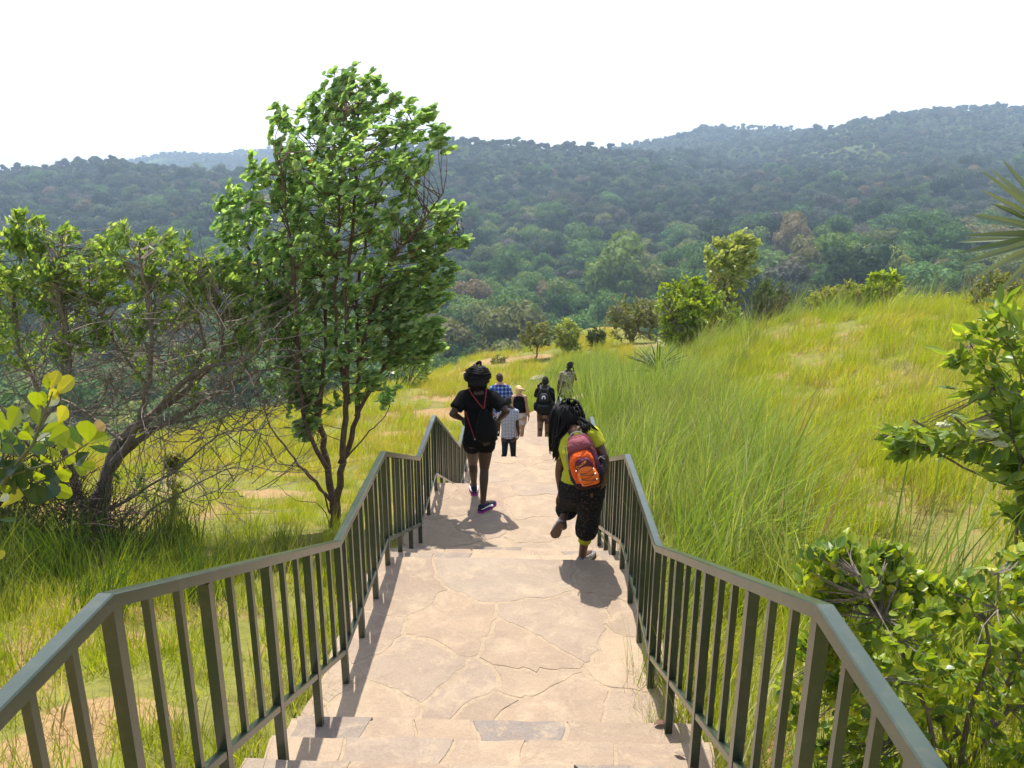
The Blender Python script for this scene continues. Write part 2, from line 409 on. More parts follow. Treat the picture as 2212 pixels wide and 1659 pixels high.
def ground_mat():
    m, t, out = mat('grassy_soil'); n = N(t); p = n.pos()
    big = n.noise(p, .35, 5, .6); mid = n.noise(p, 2.2, 5, .65); fine = n.noise(p, 22, 4, .7)
    g = n.ramp(mid.outputs[0], [(.3, (.10, .125, .024)), (.5, (.20, .205, .04)), (.62, (.13, .135, .03)), (.75, (.28, .25, .07))])
    s = n.ramp(fine.outputs[0], [(.3, (.27, .15, .075)), (.7, (.42, .265, .14))])
    f = n.math('ADD', n.math('MULTIPLY', big.outputs[0], .75), n.math('MULTIPLY', mid.outputs[0], .35))
    c = n.mix(n.ramp(f, [(.58, (0, 0, 0)), (.66, (1, 1, 1))]), g, s)
    at = n.n('ShaderNodeAttribute'); at.attribute_name = 'soil'
    c = n.mix(n.ramp(at.outputs['Fac'], [(.40, (0, 0, 0)), (.62, (1, 1, 1))]), c, n.ramp(fine.outputs[0], [(.3, (.28, .165, .08)), (.7, (.46, .29, .15))]))
    c = n.mix(.3, c, n.ramp(fine.outputs[0], [(.3, (.09, .08, .025)), (.7, (.26, .22, .08))]))
    n.l(n.bsdf(c, .95, n.bump(fine.outputs[0], .6, .03), .1).outputs[0], out.inputs[0]); return m
M_ground = ground_mat()
def grid_mesh(name, xs, ys, zf, m):
    X, Y = np.meshgrid(xs, ys); z = zf(X.ravel(), Y.ravel())
    v = np.stack([X.ravel(), Y.ravel(), z], 1); nx, ny = len(xs), len(ys)
    idx = np.arange(nx * ny).reshape(ny, nx)
    f = np.stack([idx[:-1, :-1].ravel(), idx[:-1, 1:].ravel(), idx[1:, 1:].ravel(), idx[1:, :-1].ravel()], 1)
    return mesh_obj(name, v.tolist(), f.tolist(), m, smooth=True)
xs = np.concatenate([np.linspace(-34, -8, 60), np.linspace(-7.8, 8, 170), np.linspace(8.3, 36, 50)])
ys = np.concatenate([np.linspace(-13, -1, 25), np.linspace(-.8, 24, 200), np.linspace(24.4, 62, 90)])
GO = grid_mesh('ground', xs, ys, ground_z, M_ground)
ga = np.empty(len(GO.data.vertices) * 3); GO.data.vertices.foreach_get('co', ga); ga = ga.reshape(-1, 3)
at_ = GO.data.attributes.new('soil', 'FLOAT', 'POINT'); at_.data.foreach_set('value', soil(ga[:, 0], ga[:, 1]).astype(np.float32))
tag(GO, kind='structure', label='grassy spur the footpath runs down')

# the path beyond the last landing
mb = MB(); rows = []
for y in np.arange(20.5, 33.5, .4):
    t = float(path_mid(y)); w = .85
    sl_ = float(path_mid(y + .2) - path_mid(y - .2)) / .4; nx_, ny_ = 1 / math.hypot(1, sl_), -sl_ / math.hypot(1, sl_)
    a = Vector((t - w * nx_, y - w * ny_, 0)); b_ = Vector((t + w * nx_, y + w * ny_, 0)); zc = max(gz(t, y), gz(a.x, a.y) - .1, gz(b_.x, b_.y) - .1) + .07
    zc = min(zc, -6.78)
    rows.append([(a.x, a.y, zc - .4), (a.x, a.y, zc), (t, y, zc + .01), (b_.x, b_.y, zc), (b_.x, b_.y, zc - .4)])
for i in range(len(rows) - 1):
    mb.add(rows[i] + rows[i + 1], [(k, k + 1, k + 6, k + 5) for k in range(4)])
tag(mb.build('path', M_flag, smooth=False), kind='structure', label='far stretch of the footpath bending over the spur')

# ------------------------------------------------------------------ far hills: slope t = z/y over (x/y, log y)
HP = []
def hp(u, v, y, tree=6.0):
    tree = 8.0 if y > 700 else tree
    p = W(u, v, y); HP.append((p.x / p.y, math.log(y), (p.z - tree) / y))
def hz(u, y, z):
    p = W(u, 500, y); HP.append((p.x / p.y, math.log(y), z / y))
for u in (-300, 0, 500, 1000, 1500, 2000, 2500):
    hz(u, 45, -26 if u < 1800 else -24); hz(u, 65, -33 if u < 1800 else -27); hz(u, 100, -44 if u < 1800 else -30)
for u in (-300, 0, 230, 450): hp(u, 870, 150); hp(u, 800, 190); hp(u, 700, 260); hp(u, 560, 420); hp(u, 440, 610)
for u in (700, 1000, 1300): hp(u, 790, 150); hp(u, 735, 200); hp(u, 670, 265); hp(u, 560, 400); hp(u, 430, 600); hp(u, 350, 780)
hp(1600, 690, 190); hp(1600, 600, 290); hp(1600, 480, 470); hp(1600, 400, 660); hp(1600, 340, 950)
for u in (1900, 2200, 2500): hp(u, 640, 160); hp(u, 600, 220); hp(u, 520, 330); hp(u, 420, 520); hp(u, 330, 800)
for u, v, y in [(-300, 385, 800), (0, 365, 800), (120, 353, 800), (230, 350, 810), (430, 364, 850), (540, 374, 850), (620, 352, 850), (700, 332, 850), (850, 302, 880), (960, 292, 900), (1010, 294, 900), (1100, 306, 930), (1230, 315, 950), (1330, 322, 1000),
                (1300, 320, 1500), (1420, 297, 1500), (1500, 274, 1500), (1560, 268, 1500), (1650, 277, 1480), (1750, 281, 1450), (1870, 266, 1350), (1950, 240, 1280), (2060, 224, 1200), (2140, 222, 1170), (2212, 230, 1150), (2500, 230, 1150),
                (-200, 372, 2100), (60, 368, 2100), (250, 350, 2100), (300, 341, 2050), (380, 326, 2050), (480, 331, 2050), (570, 321, 2050), (680, 330, 2050), (900, 345, 2100), (430, 358, 1600), (560, 356, 1600)]: hp(u, v, y)
for u in (-300, 0, 230, 430, 540, 700, 850, 960, 1100): hz(u, 1150, -75)
for u in (1230, 1400): hz(u, 1150, 5)
for u in (-300, 0, 300, 600, 900, 1200, 1600, 2000, 2500):
    hz(u, 2600, -40); hz(u, 3600, -30)
for u in (1300, 1560, 1870, 2100, 2500): hz(u, 1900, 0)
HPa = np.array(HP); HPs = HPa[:, :2] * np.array([1.0, .55])
HW = rbf_fit(HPs, HPa[:, 2], .0035)
def hill_z(x, y):
    y = np.maximum(y, 30); t = rbf_eval(HPs, HW, np.stack([x / y, np.log(y) * .55], 1))
    amp = np.clip((y - 120) / 400, 0, 1)
    return t * y + amp * ((vnoise(x, y, 90, 2) - .5) * 12 + (vnoise(x, y, 38, 8) - .5) * 7)
us = np.linspace(-1.45, 1.45, 180); ly = np.linspace(math.log(42), math.log(3400), 190)
U, L = np.meshgrid(us, ly); Y = np.exp(L).ravel(); X = U.ravel() * Y
v = np.stack([X, Y, hill_z(X, Y)], 1); idx = np.arange(len(X)).reshape(190, 180)
f = np.stack([idx[:-1, :-1].ravel(), idx[:-1, 1:].ravel(), idx[1:, 1:].ravel(), idx[1:, :-1].ravel()], 1)
def hill_mat():
    m, t, out = mat('wooded_hillside'); n = N(t); p = n.pos()
    a = n.noise(p, .05, 6, .7); b = n.noise(p, .006, 3)
    c = n.ramp(a.outputs[0], [(.3, (.020, .032, .012)), (.7, (.06, .075, .028))])
    c = n.mix(n.ramp(b.outputs[0], [(.56, (0, 0, 0)), (.62, (1, 1, 1))]), c, (.12, .15, .05))
    n.l(n.bsdf(c, 1.0, None, 0.0).outputs[0], out.inputs[0]); return m
tag(mesh_obj('hills', v.tolist(), f.tolist(), hill_mat(), smooth=True), kind='structure', label='wooded ridges across the valley')

# ------------------------------------------------------------------ scattered stuff: geometry nodes on a point mesh
def proto(name, verts, faces, m, midx=None):
    me = bpy.data.meshes.new(name); me.from_pydata([tuple(v) for v in verts], [], [tuple(f) for f in faces])
    for q in (m if isinstance(m, (list, tuple)) else [m]): me.materials.append(q)
    if midx is not None: me.polygons.foreach_set('material_index', np.asarray(midx, np.int32))
    me.update(); return bpy.data.objects.new(name, me)      # never linked: only a source for the scatter
def scatter(name, pts, rots, scl, kinds, protos):
    me = bpy.data.meshes.new(name); me.from_pydata(np.asarray(pts).tolist(), [], [])
    a = me.attributes.new('rot', 'FLOAT_VECTOR', 'POINT'); a.data.foreach_set('vector', np.asarray(rots, np.float32).ravel())
    a = me.attributes.new('scl', 'FLOAT_VECTOR', 'POINT'); a.data.foreach_set('vector', np.asarray(scl, np.float32).ravel())
    a = me.attributes.new('pick', 'INT', 'POINT'); a.data.foreach_set('value', np.asarray(kinds, np.int32))
    o = bpy.data.objects.new(name, me); C.objects.link(o)
    g = bpy.data.node_groups.new(name + '_scatter', 'GeometryNodeTree')
    g.interface.new_socket('Geometry', in_out='INPUT', socket_type='NodeSocketGeometry'); g.interface.new_socket('Geometry', in_out='OUTPUT', socket_type='NodeSocketGeometry')
    gi = g.nodes.new('NodeGroupInput'); go = g.nodes.new('NodeGroupOutput'); ip = g.nodes.new('GeometryNodeInstanceOnPoints')
    jn = g.nodes.new('GeometryNodeJoinGeometry')
    for p in reversed(protos):                      # the join node lists its inputs last first
        oi = g.nodes.new('GeometryNodeObjectInfo'); oi.inputs['Object'].default_value = p; oi.inputs['As Instance'].default_value = True
        g.links.new(oi.outputs['Geometry'], jn.inputs[0])
    def attr(nm, ty):
        q = g.nodes.new('GeometryNodeInputNamedAttribute'); q.data_type = ty; q.inputs['Name'].default_value = nm
        return q.outputs['Attribute']
    g.links.new(gi.outputs[0], ip.inputs['Points']); g.links.new(jn.outputs[0], ip.inputs['Instance'])
    ip.inputs['Pick Instance'].default_value = True
    g.links.new(attr('pick', 'INT'), ip.inputs['Instance Index'])
    e2r = g.nodes.new('FunctionNodeEulerToRotation'); g.links.new(attr('rot', 'FLOAT_VECTOR'), e2r.inputs[0]); g.links.new(e2r.outputs[0], ip.inputs['Rotation'])
    g.links.new(attr('scl', 'FLOAT_VECTOR'), ip.inputs['Scale']); g.links.new(ip.outputs[0], go.inputs[0])
    md = o.modifiers.new('scatter', 'NODES'); md.node_group = g
    return o

# forest crowns
M_fol = {}
M_fol['dark'] = leaf_mat('shaded_forest_leaves', [(0, (0.023, 0.043, 0.020)), (.3, (0.043, 0.075, 0.032)), (.5, (0.087, 0.104, 0.058)), (.65, (0.049, 0.087, 0.032)), (.8, (0.109, 0.102, 0.080)), (.9, (0.058, 0.109, 0.038)), (.97, (0.123, 0.160, 0.058)), (1, (0.203, 0.145, 0.087))], .3, .7, by='object', spec=.1)  # darker crowns: cloud shade on the ridges put into the leaf colour
def crown_verts(seed, n, R, H, leaf, flat=1.0):
    r = np.random.default_rng(seed); k = 7
    cs = np.stack([r.uniform(-.55, .55, k) * R, r.uniform(-.55, .55, k) * R, r.uniform(.38, .78, k) * H], 1); cs[0] = (0, 0, H * .66)
    rs = r.uniform(.38, .6, k) * R
    V, Fc = [], []
    for i in range(n):
        q = r.integers(k); d = r.normal(size=3); d[2] = abs(d[2]) * 1.1 - .35; d /= np.linalg.norm(d)
        p = cs[q] + d * rs[q] * r.uniform(.72, 1.06) * np.array([1, 1, .8])
        nrm = d + r.normal(size=3) * .6; nrm /= np.linalg.norm(nrm)
        a = np.cross(nrm, r.normal(size=3)); a /= np.linalg.norm(a); b = np.cross(nrm, a); s = leaf * r.uniform(.6, 1.3)
        bi = len(V); V += [p + a * s, p + b * s * .7, p - a * s, p - b * s * .7]; Fc.append((bi, bi + 1, bi + 2, bi + 3))
    for q in range(k):                                         # inner foliage mass so the crown is not hollow
        bi = len(V)
        for th in np.linspace(.15, 2.4, 5):
            for ph in np.arange(8) * math.pi / 4:
                V.append(cs[q] + rs[q] * .74 * np.array([math.sin(th) * math.cos(ph), math.sin(th) * math.sin(ph), math.cos(th) * .8]) * (1 + r.uniform(-.12, .12)))
        for a in range(4):
            for b in range(8): Fc.append((bi + a * 8 + b, bi + a * 8 + (b + 1) % 8, bi + (a + 1) * 8 + (b + 1) % 8, bi + (a + 1) * 8 + b))
    b = len(V)
    for z in (-2.5, H * .6):
        for a in range(5): V.append(np.array([math.cos(a * 1.2566) * .16, math.sin(a * 1.2566) * .16, z]))
    for a in range(5): Fc.append((b + a, b + (a + 1) % 5, b + 5 + (a + 1) % 5, b + 5 + a))
    return V, Fc
M_fol['lush'] = leaf_mat('sunlit_valley_leaves', [(0, (0.051, 0.103, 0.026)), (.3, (0.101, 0.185, 0.041)), (.55, (0.068, 0.137, 0.035)), (.72, (0.169, 0.246, 0.052)), (.84, (0.220, 0.164, 0.088)), (.93, (0.094, 0.164, 0.035)), (1, (0.287, 0.314, 0.070))], .3, .7, by='object', spec=.1)  # brighter crowns: sunlight on the valley put into the leaf colour
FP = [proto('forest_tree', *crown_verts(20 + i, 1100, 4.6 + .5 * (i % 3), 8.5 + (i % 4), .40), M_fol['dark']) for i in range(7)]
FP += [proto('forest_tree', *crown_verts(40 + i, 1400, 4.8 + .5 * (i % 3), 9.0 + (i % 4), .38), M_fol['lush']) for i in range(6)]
fx, fy = [], []
y = 95.0
while y < 2300:
    st = 8.6 if y < 500 else (9.2 if y < 1000 else 10.5)
    w = .98 * y
    n_ = int(2 * w / st); xx = (np.arange(n_) - n_ / 2) * st + rng.uniform(-.55, .55, n_) * st; yy = y + rng.uniform(-.55, .55, n_) * st
    fx.append(xx); fy.append(yy); y += st
fx = np.concatenate(fx); fy = np.concatenate(fy); fz = hill_z(fx, fy)
k = (fz / fy < .09) & ~((fy < 205) & (fx / fy > .10)); gap = vnoise(fx, fy, 120, 21) + .35 * vnoise(fx, fy, 40, 4)
k &= ~((fy > 1500) & (fx < -150) & (gap > .62) ); k &= (rng.random(len(fx)) < np.where(fy > 1000, .9, .97))
fx, fy, fz = fx[k], fy[k], fz[k]; k = np.ones(len(fx), bool)
# trees of the valley wood one can tell apart
VT = []
for u, v, s_, cols, lab in [(1306, 618, 1.65, [(0, (.15, .12, .075)), (1, (.21, .17, .10))], 'broad dull brown tree low in the valley wood among green trees'),
        (1316, 540, 1.5, [(0, (.05, .15, .035)), (1, (.09, .21, .05))], 'bright green round tree in the valley wood, straight above the dull brown tree'),
        (1322, 436, 2.2, [(0, (.07, .17, .045)), (1, (.12, .23, .06))], 'wide fresh green treetop, highest of the bright ones on the wooded slope'),
        (1298, 478, 1.7, [(0, (.17, .20, .05)), (1, (.24, .25, .06))], 'yellow-green treetop just below the highest fresh green treetop'),
        (1442, 505, 1.5, [(0, (.05, .17, .05)), (1, (.09, .23, .07))], 'vivid green treetop on the slope up and left of the slender pale-leaved tree'),
        (1868, 414, 1.7, [(0, (.18, .115, .06)), (1, (.23, .155, .085))], 'rust-coloured treetop on the far hillside at the right'),
        (1432, 562, 1.7, [(0, (.14, .13, .115)), (1, (.19, .17, .15))], 'greyish bare-looking broad tree in the wood left of the slender pale-leaved tree'),
        (1130, 690, 1.4, [(0, (.15, .14, .12)), (1, (.20, .18, .155))], 'grey leafless-looking tree in the lowest row of the wood above the walkers'),
        (1180, 668, 1.1, [(0, (.16, .24, .05)), (1, (.24, .31, .07))], 'small lime-green tree beside the grey leafless-looking tree'),
        (2003, 604, 1.5, [(0, (.10, .20, .06)), (1, (.16, .27, .08))], 'light green domed tree showing just over the meadow skyline')]:
    d_ = ray(u, v); yy = np.arange(130, 1200, 1.0); zz = hill_z(d_.x / d_.y * yy, yy) + 4 * s_; hit = np.argmax(d_.z / d_.y * yy < zz); y_ = float(yy[hit]); x_ = d_.x / d_.y * y_; VT.append((x_, y_, s_, cols, lab, len(VT)))
for x_, y_, s_, *_ in VT: k &= np.hypot(fx - x_, fy - y_) > 5.5 * s_ if len(k) == len(fx) else True
fx, fy, fz = fx[k[:len(fx)]] if len(k) == len(fx) else fx, fy[k[:len(fy)]] if len(k) == len(fy) else fy, fz[k[:len(fz)]] if len(k) == len(fz) else fz
# keep only what is not hidden far down behind a nearer slope: a coarse horizon sweep per azimuth
az = np.floor((fx / fy + 1.1) / .004).astype(int); order = np.argsort(fy); best = {}; keep = np.zeros(len(fx), bool)
for i in order:
    top = (fz[i] + 13) / fy[i]; b0 = best.get(az[i], -9)
    keep[i] = top > b0 - .004; best[az[i]] = max(b0, (fz[i] + 5) / fy[i])
fx, fy, fz = fx[keep], fy[keep], fz[keep]
print('forest trees', len(fx))
s = np.exp(rng.normal(.02, .28, len(fx))) * np.where(fy > 700, .66, 1.0)
FOREST = scatter('forest', np.stack([fx, fy, fz - .4], 1), np.stack([rng.normal(0, .06, len(fx)), rng.normal(0, .06, len(fx)), rng.uniform(0, 6.28, len(fx))], 1), np.stack([s, s, s * rng.uniform(.8, 1.2, len(fx))], 1), np.where(rng.random(len(fx)) < np.clip(1.15 - fy / 520 + (vnoise(fx, fy, 70, 77) - .5) * 1.3, .04, .95), rng.integers(7, 13, len(fx)), rng.integers(0, 7, len(fx))), FP)  # bright crowns near, dark ones far: painted sunlit valley and shaded ridges
M_vtrunk = simple_mat('valley_trunk', (.12, .10, .08), .9)
for x_, y_, s_, cols, lab, i in VT:
    V_, F_ = crown_verts(300 + i, 1500, 4.6, 8.8, .38); z_ = float(hill_z(np.array([x_]), np.array([y_]))[0]); nt_ = 5; root = thing('valley_tree', lab, 'tree', (x_, y_, z_))
    P_ = [(x_ + v[0] * s_, y_ + v[1] * s_, z_ + v[2] * s_ * .85) for v in V_]
    under(mesh_obj('crown', P_[:-10], F_[:-5], leaf_mat('valley_crown', cols, .3, .7, spec=.1)), root)
    q_ = MB(); q_.tube([(x_, y_, z_ - 2), (x_ + .2, y_, z_ + 3 * s_), (x_, y_, z_ + 5.5 * s_)], [.3 * s_, .22 * s_, .1 * s_], 7); under(q_.build('trunk', M_vtrunk), root)
tag(FOREST, 'dense hazy wood covering the hills across the valley', kind='stuff')

# ------------------------------------------------------------------ railings
RP = [(.25, -1.06), (1.73, -1.06), (3.96, -2.06), (5.40, -2.06), (7.15, -2.785), (8.50, -2.785), (11.57, -4.30), (13.4, -4.30), (14.9, -4.95), (16.5, -4.95), (18.4, -5.85), (19.6, -5.85)]
def rail_z(y): return float(np.interp(y, [p[0] for p in RP], [p[1] for p in RP]))
def sweep(mb, x, w, h, dz, y0=None):
    rings = []
    for y, z in RP:
        zc = z + dz
        rings.append([(x - w / 2, y, zc - h), (x + w / 2, y, zc - h), (x + w / 2, y, zc), (x - w / 2, y, zc)])
    # mitred joints with a small bevel on the two top edges
    out = []
    for (a, b_, c, d) in rings:
        bev = .004
        out.append([a, b_, (c[0], c[1], c[2] - bev), (c[0] - bev, c[1], c[2]), (d[0] + bev, d[1], d[2]), (d[0], d[1], d[2] - bev)])
    mb.loft(out)
def railing(x, label, side):
    t = thing('railing', label, 'railing', (x, 1.73, floor_z(1.73)))
    m1 = MB(); sweep(m1, x, .046, .042, 0); under(m1.build('handrail', M_rail), t)
    m2 = MB(); sweep(m2, x, .033, .034, -.72); under(m2.build('bottom_rail', M_rail), t)
    for (ya, za), (yb, zb) in zip(RP[:-1], RP[1:]):
        k = max(1, round((yb - ya) / .56)); st = (yb - ya) / k
        for i in range(k):
            for j in range(3):
                y = ya + st * (i + j / 3.0)
                if i == 0 and j == 0: y += .012
                if y < .3: continue
                m3 = MB(); zt = rail_z(y) - .041
                if j == 0:
                    zb_ = floor_z(y) - .03
                    m3.box((x, y, (zt + zb_) / 2), (.038, .038, zt - zb_)); under(m3.build('post', M_rail), t)
                else:
                    zb_ = rail_z(y) - .74
                    m3.box((x + random.uniform(-.002, .002), y + random.uniform(-.004, .004), (zt + zb_) / 2), (.023, .023, zt - zb_)); under(m3.build('baluster', M_rail), t)
    return t
railing(-1.083, 'green steel railing down the side of the steps with the windblown tree beside it', -1)
railing(.763, 'green steel railing down the side of the steps that the leafy shrub leans over', 1)
# ------------------------------------------------------------------ grass
def grass_mat(name, stops, tcol=(1.15, 1.15, .4), trans=.5):
    return leaf_mat(name, stops, trans, .5, tcol, by='both', spec=.25)
G_lime = grass_mat('lime_grass', [(0, (.19, .27, .018)), (.35, (.32, .40, .022)), (.65, (.43, .46, .030)), (.88, (.48, .45, .07)), (1, (.54, .46, .18))])
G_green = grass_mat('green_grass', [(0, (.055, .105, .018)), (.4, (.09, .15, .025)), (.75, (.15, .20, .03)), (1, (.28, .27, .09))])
G_tall = grass_mat('reed_grass', [(0, (.13, .22, .045)), (.4, (.22, .31, .06)), (.7, (.33, .39, .09)), (.9, (.46, .48, .20)), (1, (.60, .56, .32))])
G_tan = grass_mat('tan_grass', [(0, (.34, .30, .05)), (.4, (.46, .38, .08)), (.75, (.50, .44, .07)), (1, (.56, .44, .20))])
G_straw = grass_mat('straw', [(0, (.24, .17, .07)), (.5, (.36, .27, .12)), (1, (.20, .20, .06))], (1, .9, .6), .35)
def tuft(seed, nb, rad, h, w, lean, droop, seg=4):
    """a tuft of tapered, bending blades; the wind comes from -x"""
    r = np.random.default_rng(seed); V, Fc = [], []
    for i in range(nb):
        a = r.uniform(0, 6.283); q = rad * math.sqrt(r.random()); bx, by = q * math.cos(a), q * math.sin(a)
        L = h * r.uniform(.45, 1.15); ww = w * r.uniform(.6, 1.25)
        da = r.uniform(0, 6.283); sp = r.uniform(.05, .45)
        d0 = np.array([math.cos(da) * sp + lean * r.uniform(.2, 1), math.sin(da) * sp, 1.0]); d0 /= np.linalg.norm(d0)
        bend = np.array([lean * 1.4 * r.uniform(.3, 1.2) + math.cos(da) * .5, math.sin(da) * .5, -droop * r.uniform(.2, 1.3)])
        side = np.array([math.cos(da + 1.57 + r.uniform(-.8, .8)), math.sin(da + 1.57 + r.uniform(-.8, .8)), 0])
        p = np.array([bx, by, -.06]); d = d0.copy(); b = len(V)
        for s in range(seg + 1):
            t = s / seg; k = ww * (1 - t ** 1.8) * .5 + .0004
            V += [p - side * k, p + side * k]
            d = d + bend * (.9 / seg) * (t + .25); d /= np.linalg.norm(d); p = p + d * L / seg
        for s in range(seg): Fc.append((b + 2 * s, b + 2 * s + 1, b + 2 * s + 3, b + 2 * s + 2))
    return V, Fc
def plume(seed, n, h, m):
    """flowering stalks above tall grass"""
    r = np.random.default_rng(seed); V, Fc = tuft(seed, n, .22, h, .006, .35, .35, 6); return V, Fc
GPR = []
for i in range(4): GPR.append(proto('grass_tuft', *tuft(100 + i, 70, .26, .34, .0075, .22, .35), G_lime))      # 0-3 lime short
for i in range(3): GPR.append(proto('grass_tuft', *tuft(110 + i, 60, .24, .62, .0085, .30, .55, 5), G_lime))   # 4-6 lime mid
for i in range(3): GPR.append(proto('grass_tuft', *tuft(120 + i, 60, .24, .75, .0100, .25, .95, 6), G_green))  # 7-9 lush green
for i in range(3): GPR.append(proto('grass_tuft', *tuft(130 + i, 40, .25, 1.5, .0155, .34, .95, 8), G_tall))  # 10-12 tall reed
for i in range(2): GPR.append(proto('grass_tuft', *tuft(140 + i, 50, .24, .36, .0055, .25, .9), G_straw))      # 13-14 straw
for i in range(2): GPR.append(proto('grass_tuft', *tuft(150 + i, 90, .40, .50, .0140, .30, .45, 3), G_lime))   # 15-16 far lime
for i in range(2): GPR.append(proto('grass_tuft', *tuft(160 + i, 60, .42, 1.05, .0150, .40, .75, 5), G_tall))  # 17-18 far tall
for i in range(2): GPR.append(proto('grass_tuft', *tuft(170 + i, 13, .20, 1.75, .0085, .42, .55, 7), G_straw))   # 19-20 pale stalks
for i in range(2): GPR.append(proto('grass_tuft', *tuft(180 + i, 90, .40, .42, .0130, .28, .45, 3), G_tan))   # 21-22 tan
def sample(x0, x1, y0, y1, dens):
    n = int((x1 - x0) * (y1 - y0) * dens); return rng.uniform(x0, x1, n), rng.uniform(y0, y1, n)
gx, gy, gk, gs = [], [], [], []
def soft(x, y, t): return (bare(x, y) < t) | ((soil(x, y) < .5) & (rng.random(len(x)) < .5))
def lay(x, y, kinds, s0, s1, keep=None):
    k = np.ones(len(x), bool) if keep is None else keep
    on = (x > X0 - .03) & (x < X1 + .02) & (y < 20.7); off = np.abs(x - path_mid(y)) < 1.1; on |= off & (y >= 20.7) & (y < 36)
    k = k & ~on & ((soil(x, y) < .62) | (rng.random(len(x)) < .3)); x, y = x[k], y[k]
    gx.append(x); gy.append(y); gk.append(rng.choice(kinds, len(x))); gs.append(rng.uniform(s0, s1, len(x)))
def bare(x, y): return np.where(soil(x, y) > .5, 9, vnoise(x, y, 2.6, 31) * .6 + vnoise(x, y, .9, 32) * .45)
# left slope, near
x, y = sample(-7, -1.2, .8, 6.5, 20); b_ = bare(x, y); lay(x, y, [0, 1, 2, 3, 0, 1, 2, 4, 13], .55, 1.0, soft(x, y, .60))
x, y = sample(-7, -1.2, .8, 6.5, 4); b_ = bare(x, y); lay(x, y, [13, 14, 0, 1], .6, 1.0, b_ > .56)
x, y = sample(-11, -1.25, 6.5, 13, 13); b_ = bare(x, y); lay(x, y, [0, 1, 2, 3, 0, 1, 13], .5, .85, soft(x, y, .60))
x, y = sample(-18, -1.25, 13, 22, 7); b_ = bare(x, y); lay(x, y, [15, 16, 0, 21, 22, 21], .6, .95, soft(x, y, .60))
x, y = sample(-16, 4.5, 22, 42, 3.6); b_ = bare(x, y); lay(x, y, [15, 21, 22], .7, 1.15, (soft(x, y, .63)) & (x < path_mid(y) - .8))
# lush dark grass under the bare-branched tree
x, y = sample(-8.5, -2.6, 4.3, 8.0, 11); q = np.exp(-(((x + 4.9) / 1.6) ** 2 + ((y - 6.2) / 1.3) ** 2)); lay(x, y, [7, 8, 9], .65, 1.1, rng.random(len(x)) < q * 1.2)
x, y = sample(-3.6, -1.9, 6.2, 8.4, 10); lay(x, y, [7, 8, 4, 5], .45, .75, rng.random(len(x)) < .3)
# along the left foot of the path
x, y = sample(-1.55, -1.3, 1.0, 20, 12); lay(x, y, [0, 1, 2, 13], .4, .75)
x, y = sample(.98, 3.2, 20.8, 30, 4); lay(x, y, [17, 18], .6, .9)
gx.append(np.array(rng.uniform(2.0, 5.2, 60))); gy.append(rng.uniform(23.5, 28.5, 60)); gk.append(rng.choice([17, 18], 60)); gs.append(rng.uniform(.6, .95, 60))
x, y = sample(.90, 1.15, 2.4, 4.2, 24); lay(x, y, [13, 14, 13, 5], .7, 1.2)
# right bank: tall grass beside the railing
x, y = sample(.95, 3.3, 4.6, 9, 15); lay(x, y, [10, 11, 12, 10, 11, 5, 6, 19, 20, 9], .55, .95, (rng.random(len(x)) < np.clip((y - 4.2) / 2.2, .25, 1)) & (x < .62 + .29 * y))
x, y = sample(.95, 4.2, 9, 20, 10); lay(x, y, [10, 11, 12, 17, 18, 19, 9], .62, 1.0, (x < .5 + .26 * y))
x, y = sample(1.35, 3.4, 16.5, 20.6, 12); lay(x, y, [10, 11, 12, 17], .85, 1.25)
x, y = sample(2.4, 4.6, 9, 20, 8); lay(x, y, [4, 0, 1, 15, 16, 13, 5], .6, 1.05, (x > .5 + .22 * y) & (soft(x, y, .68)))
x, y = sample(1.9, 9, 19, 33, 4.2); lay(x, y, [17, 18, 15, 16, 11, 19, 20], .6, 1.0, (x > path_mid(y) + 1.0) & (x < .30 * y))
x, y = sample(-1.5, 3.4, 20.7, 33, 4.0); lay(x, y, [17, 18, 16], .5, .85, (x < path_mid(y) - 1.2) & (x > path_mid(y) - 4))
# right hillside: lime meadow
x, y = sample(1.4, 4.6, 4.2, 10, 13); lay(x, y, [0, 1, 2, 4, 5, 0, 1, 13, 14, 6], .6, 1.1, (x > .55 + .24 * y) & (soft(x, y, .68)))
x, y = sample(.95, 2.4, 3.0, 5.5, 12); lay(x, y, [4, 5, 6, 13, 10], .55, .95)
n_ = 46; gx.append(rng.uniform(.72, .93, n_)); gy.append(np.concatenate([rng.uniform(2.9, 4.1, 30), rng.uniform(4.2, 12, 16)])); gk.append(rng.choice([13, 14, 13, 4], n_)); gs.append(rng.uniform(.35, .8, n_))
x, y = sample(.95, 4.5, .9, 5.2, 16); b_ = bare(x, y); lay(x, y, [4, 5, 6, 0, 13, 14, 8], .6, 1.1, soft(x, y, .72))
x, y = sample(2.6, 9, 4.4, 9.5, 13); b_ = bare(x, y); lay(x, y, [0, 1, 2, 4, 5, 0, 1, 13, 14], .6, 1.1, soft(x, y, .66))
x, y = sample(3.2, 14, 9.5, 16, 9); b_ = bare(x, y); lay(x, y, [4, 0, 1, 15, 16, 21, 13, 14], .55, 1.05, soft(x, y, .66))
x, y = sample(4, 22, 16, 29, 5.2); b_ = bare(x, y); lay(x, y, [15, 16, 4, 15, 22, 14], .65, 1.15, soft(x, y, .70))
x, y = sample(5, 24, 21.5, 30, 2.0); lay(x, y, [17, 18, 10, 19, 20], .7, 1.05, rng.random(len(x)) < np.clip((y - 21) / 5, .1, 1))
gx, gy, gk, gs = map(np.concatenate, (gx, gy, gk, gs)); gzv = ground_z(gx, gy)
print('grass tufts', len(gx))
rots = np.stack([rng.normal(0, .07, len(gx)), rng.normal(0, .07, len(gx)), rng.normal(0, 1.0, len(gx))], 1)
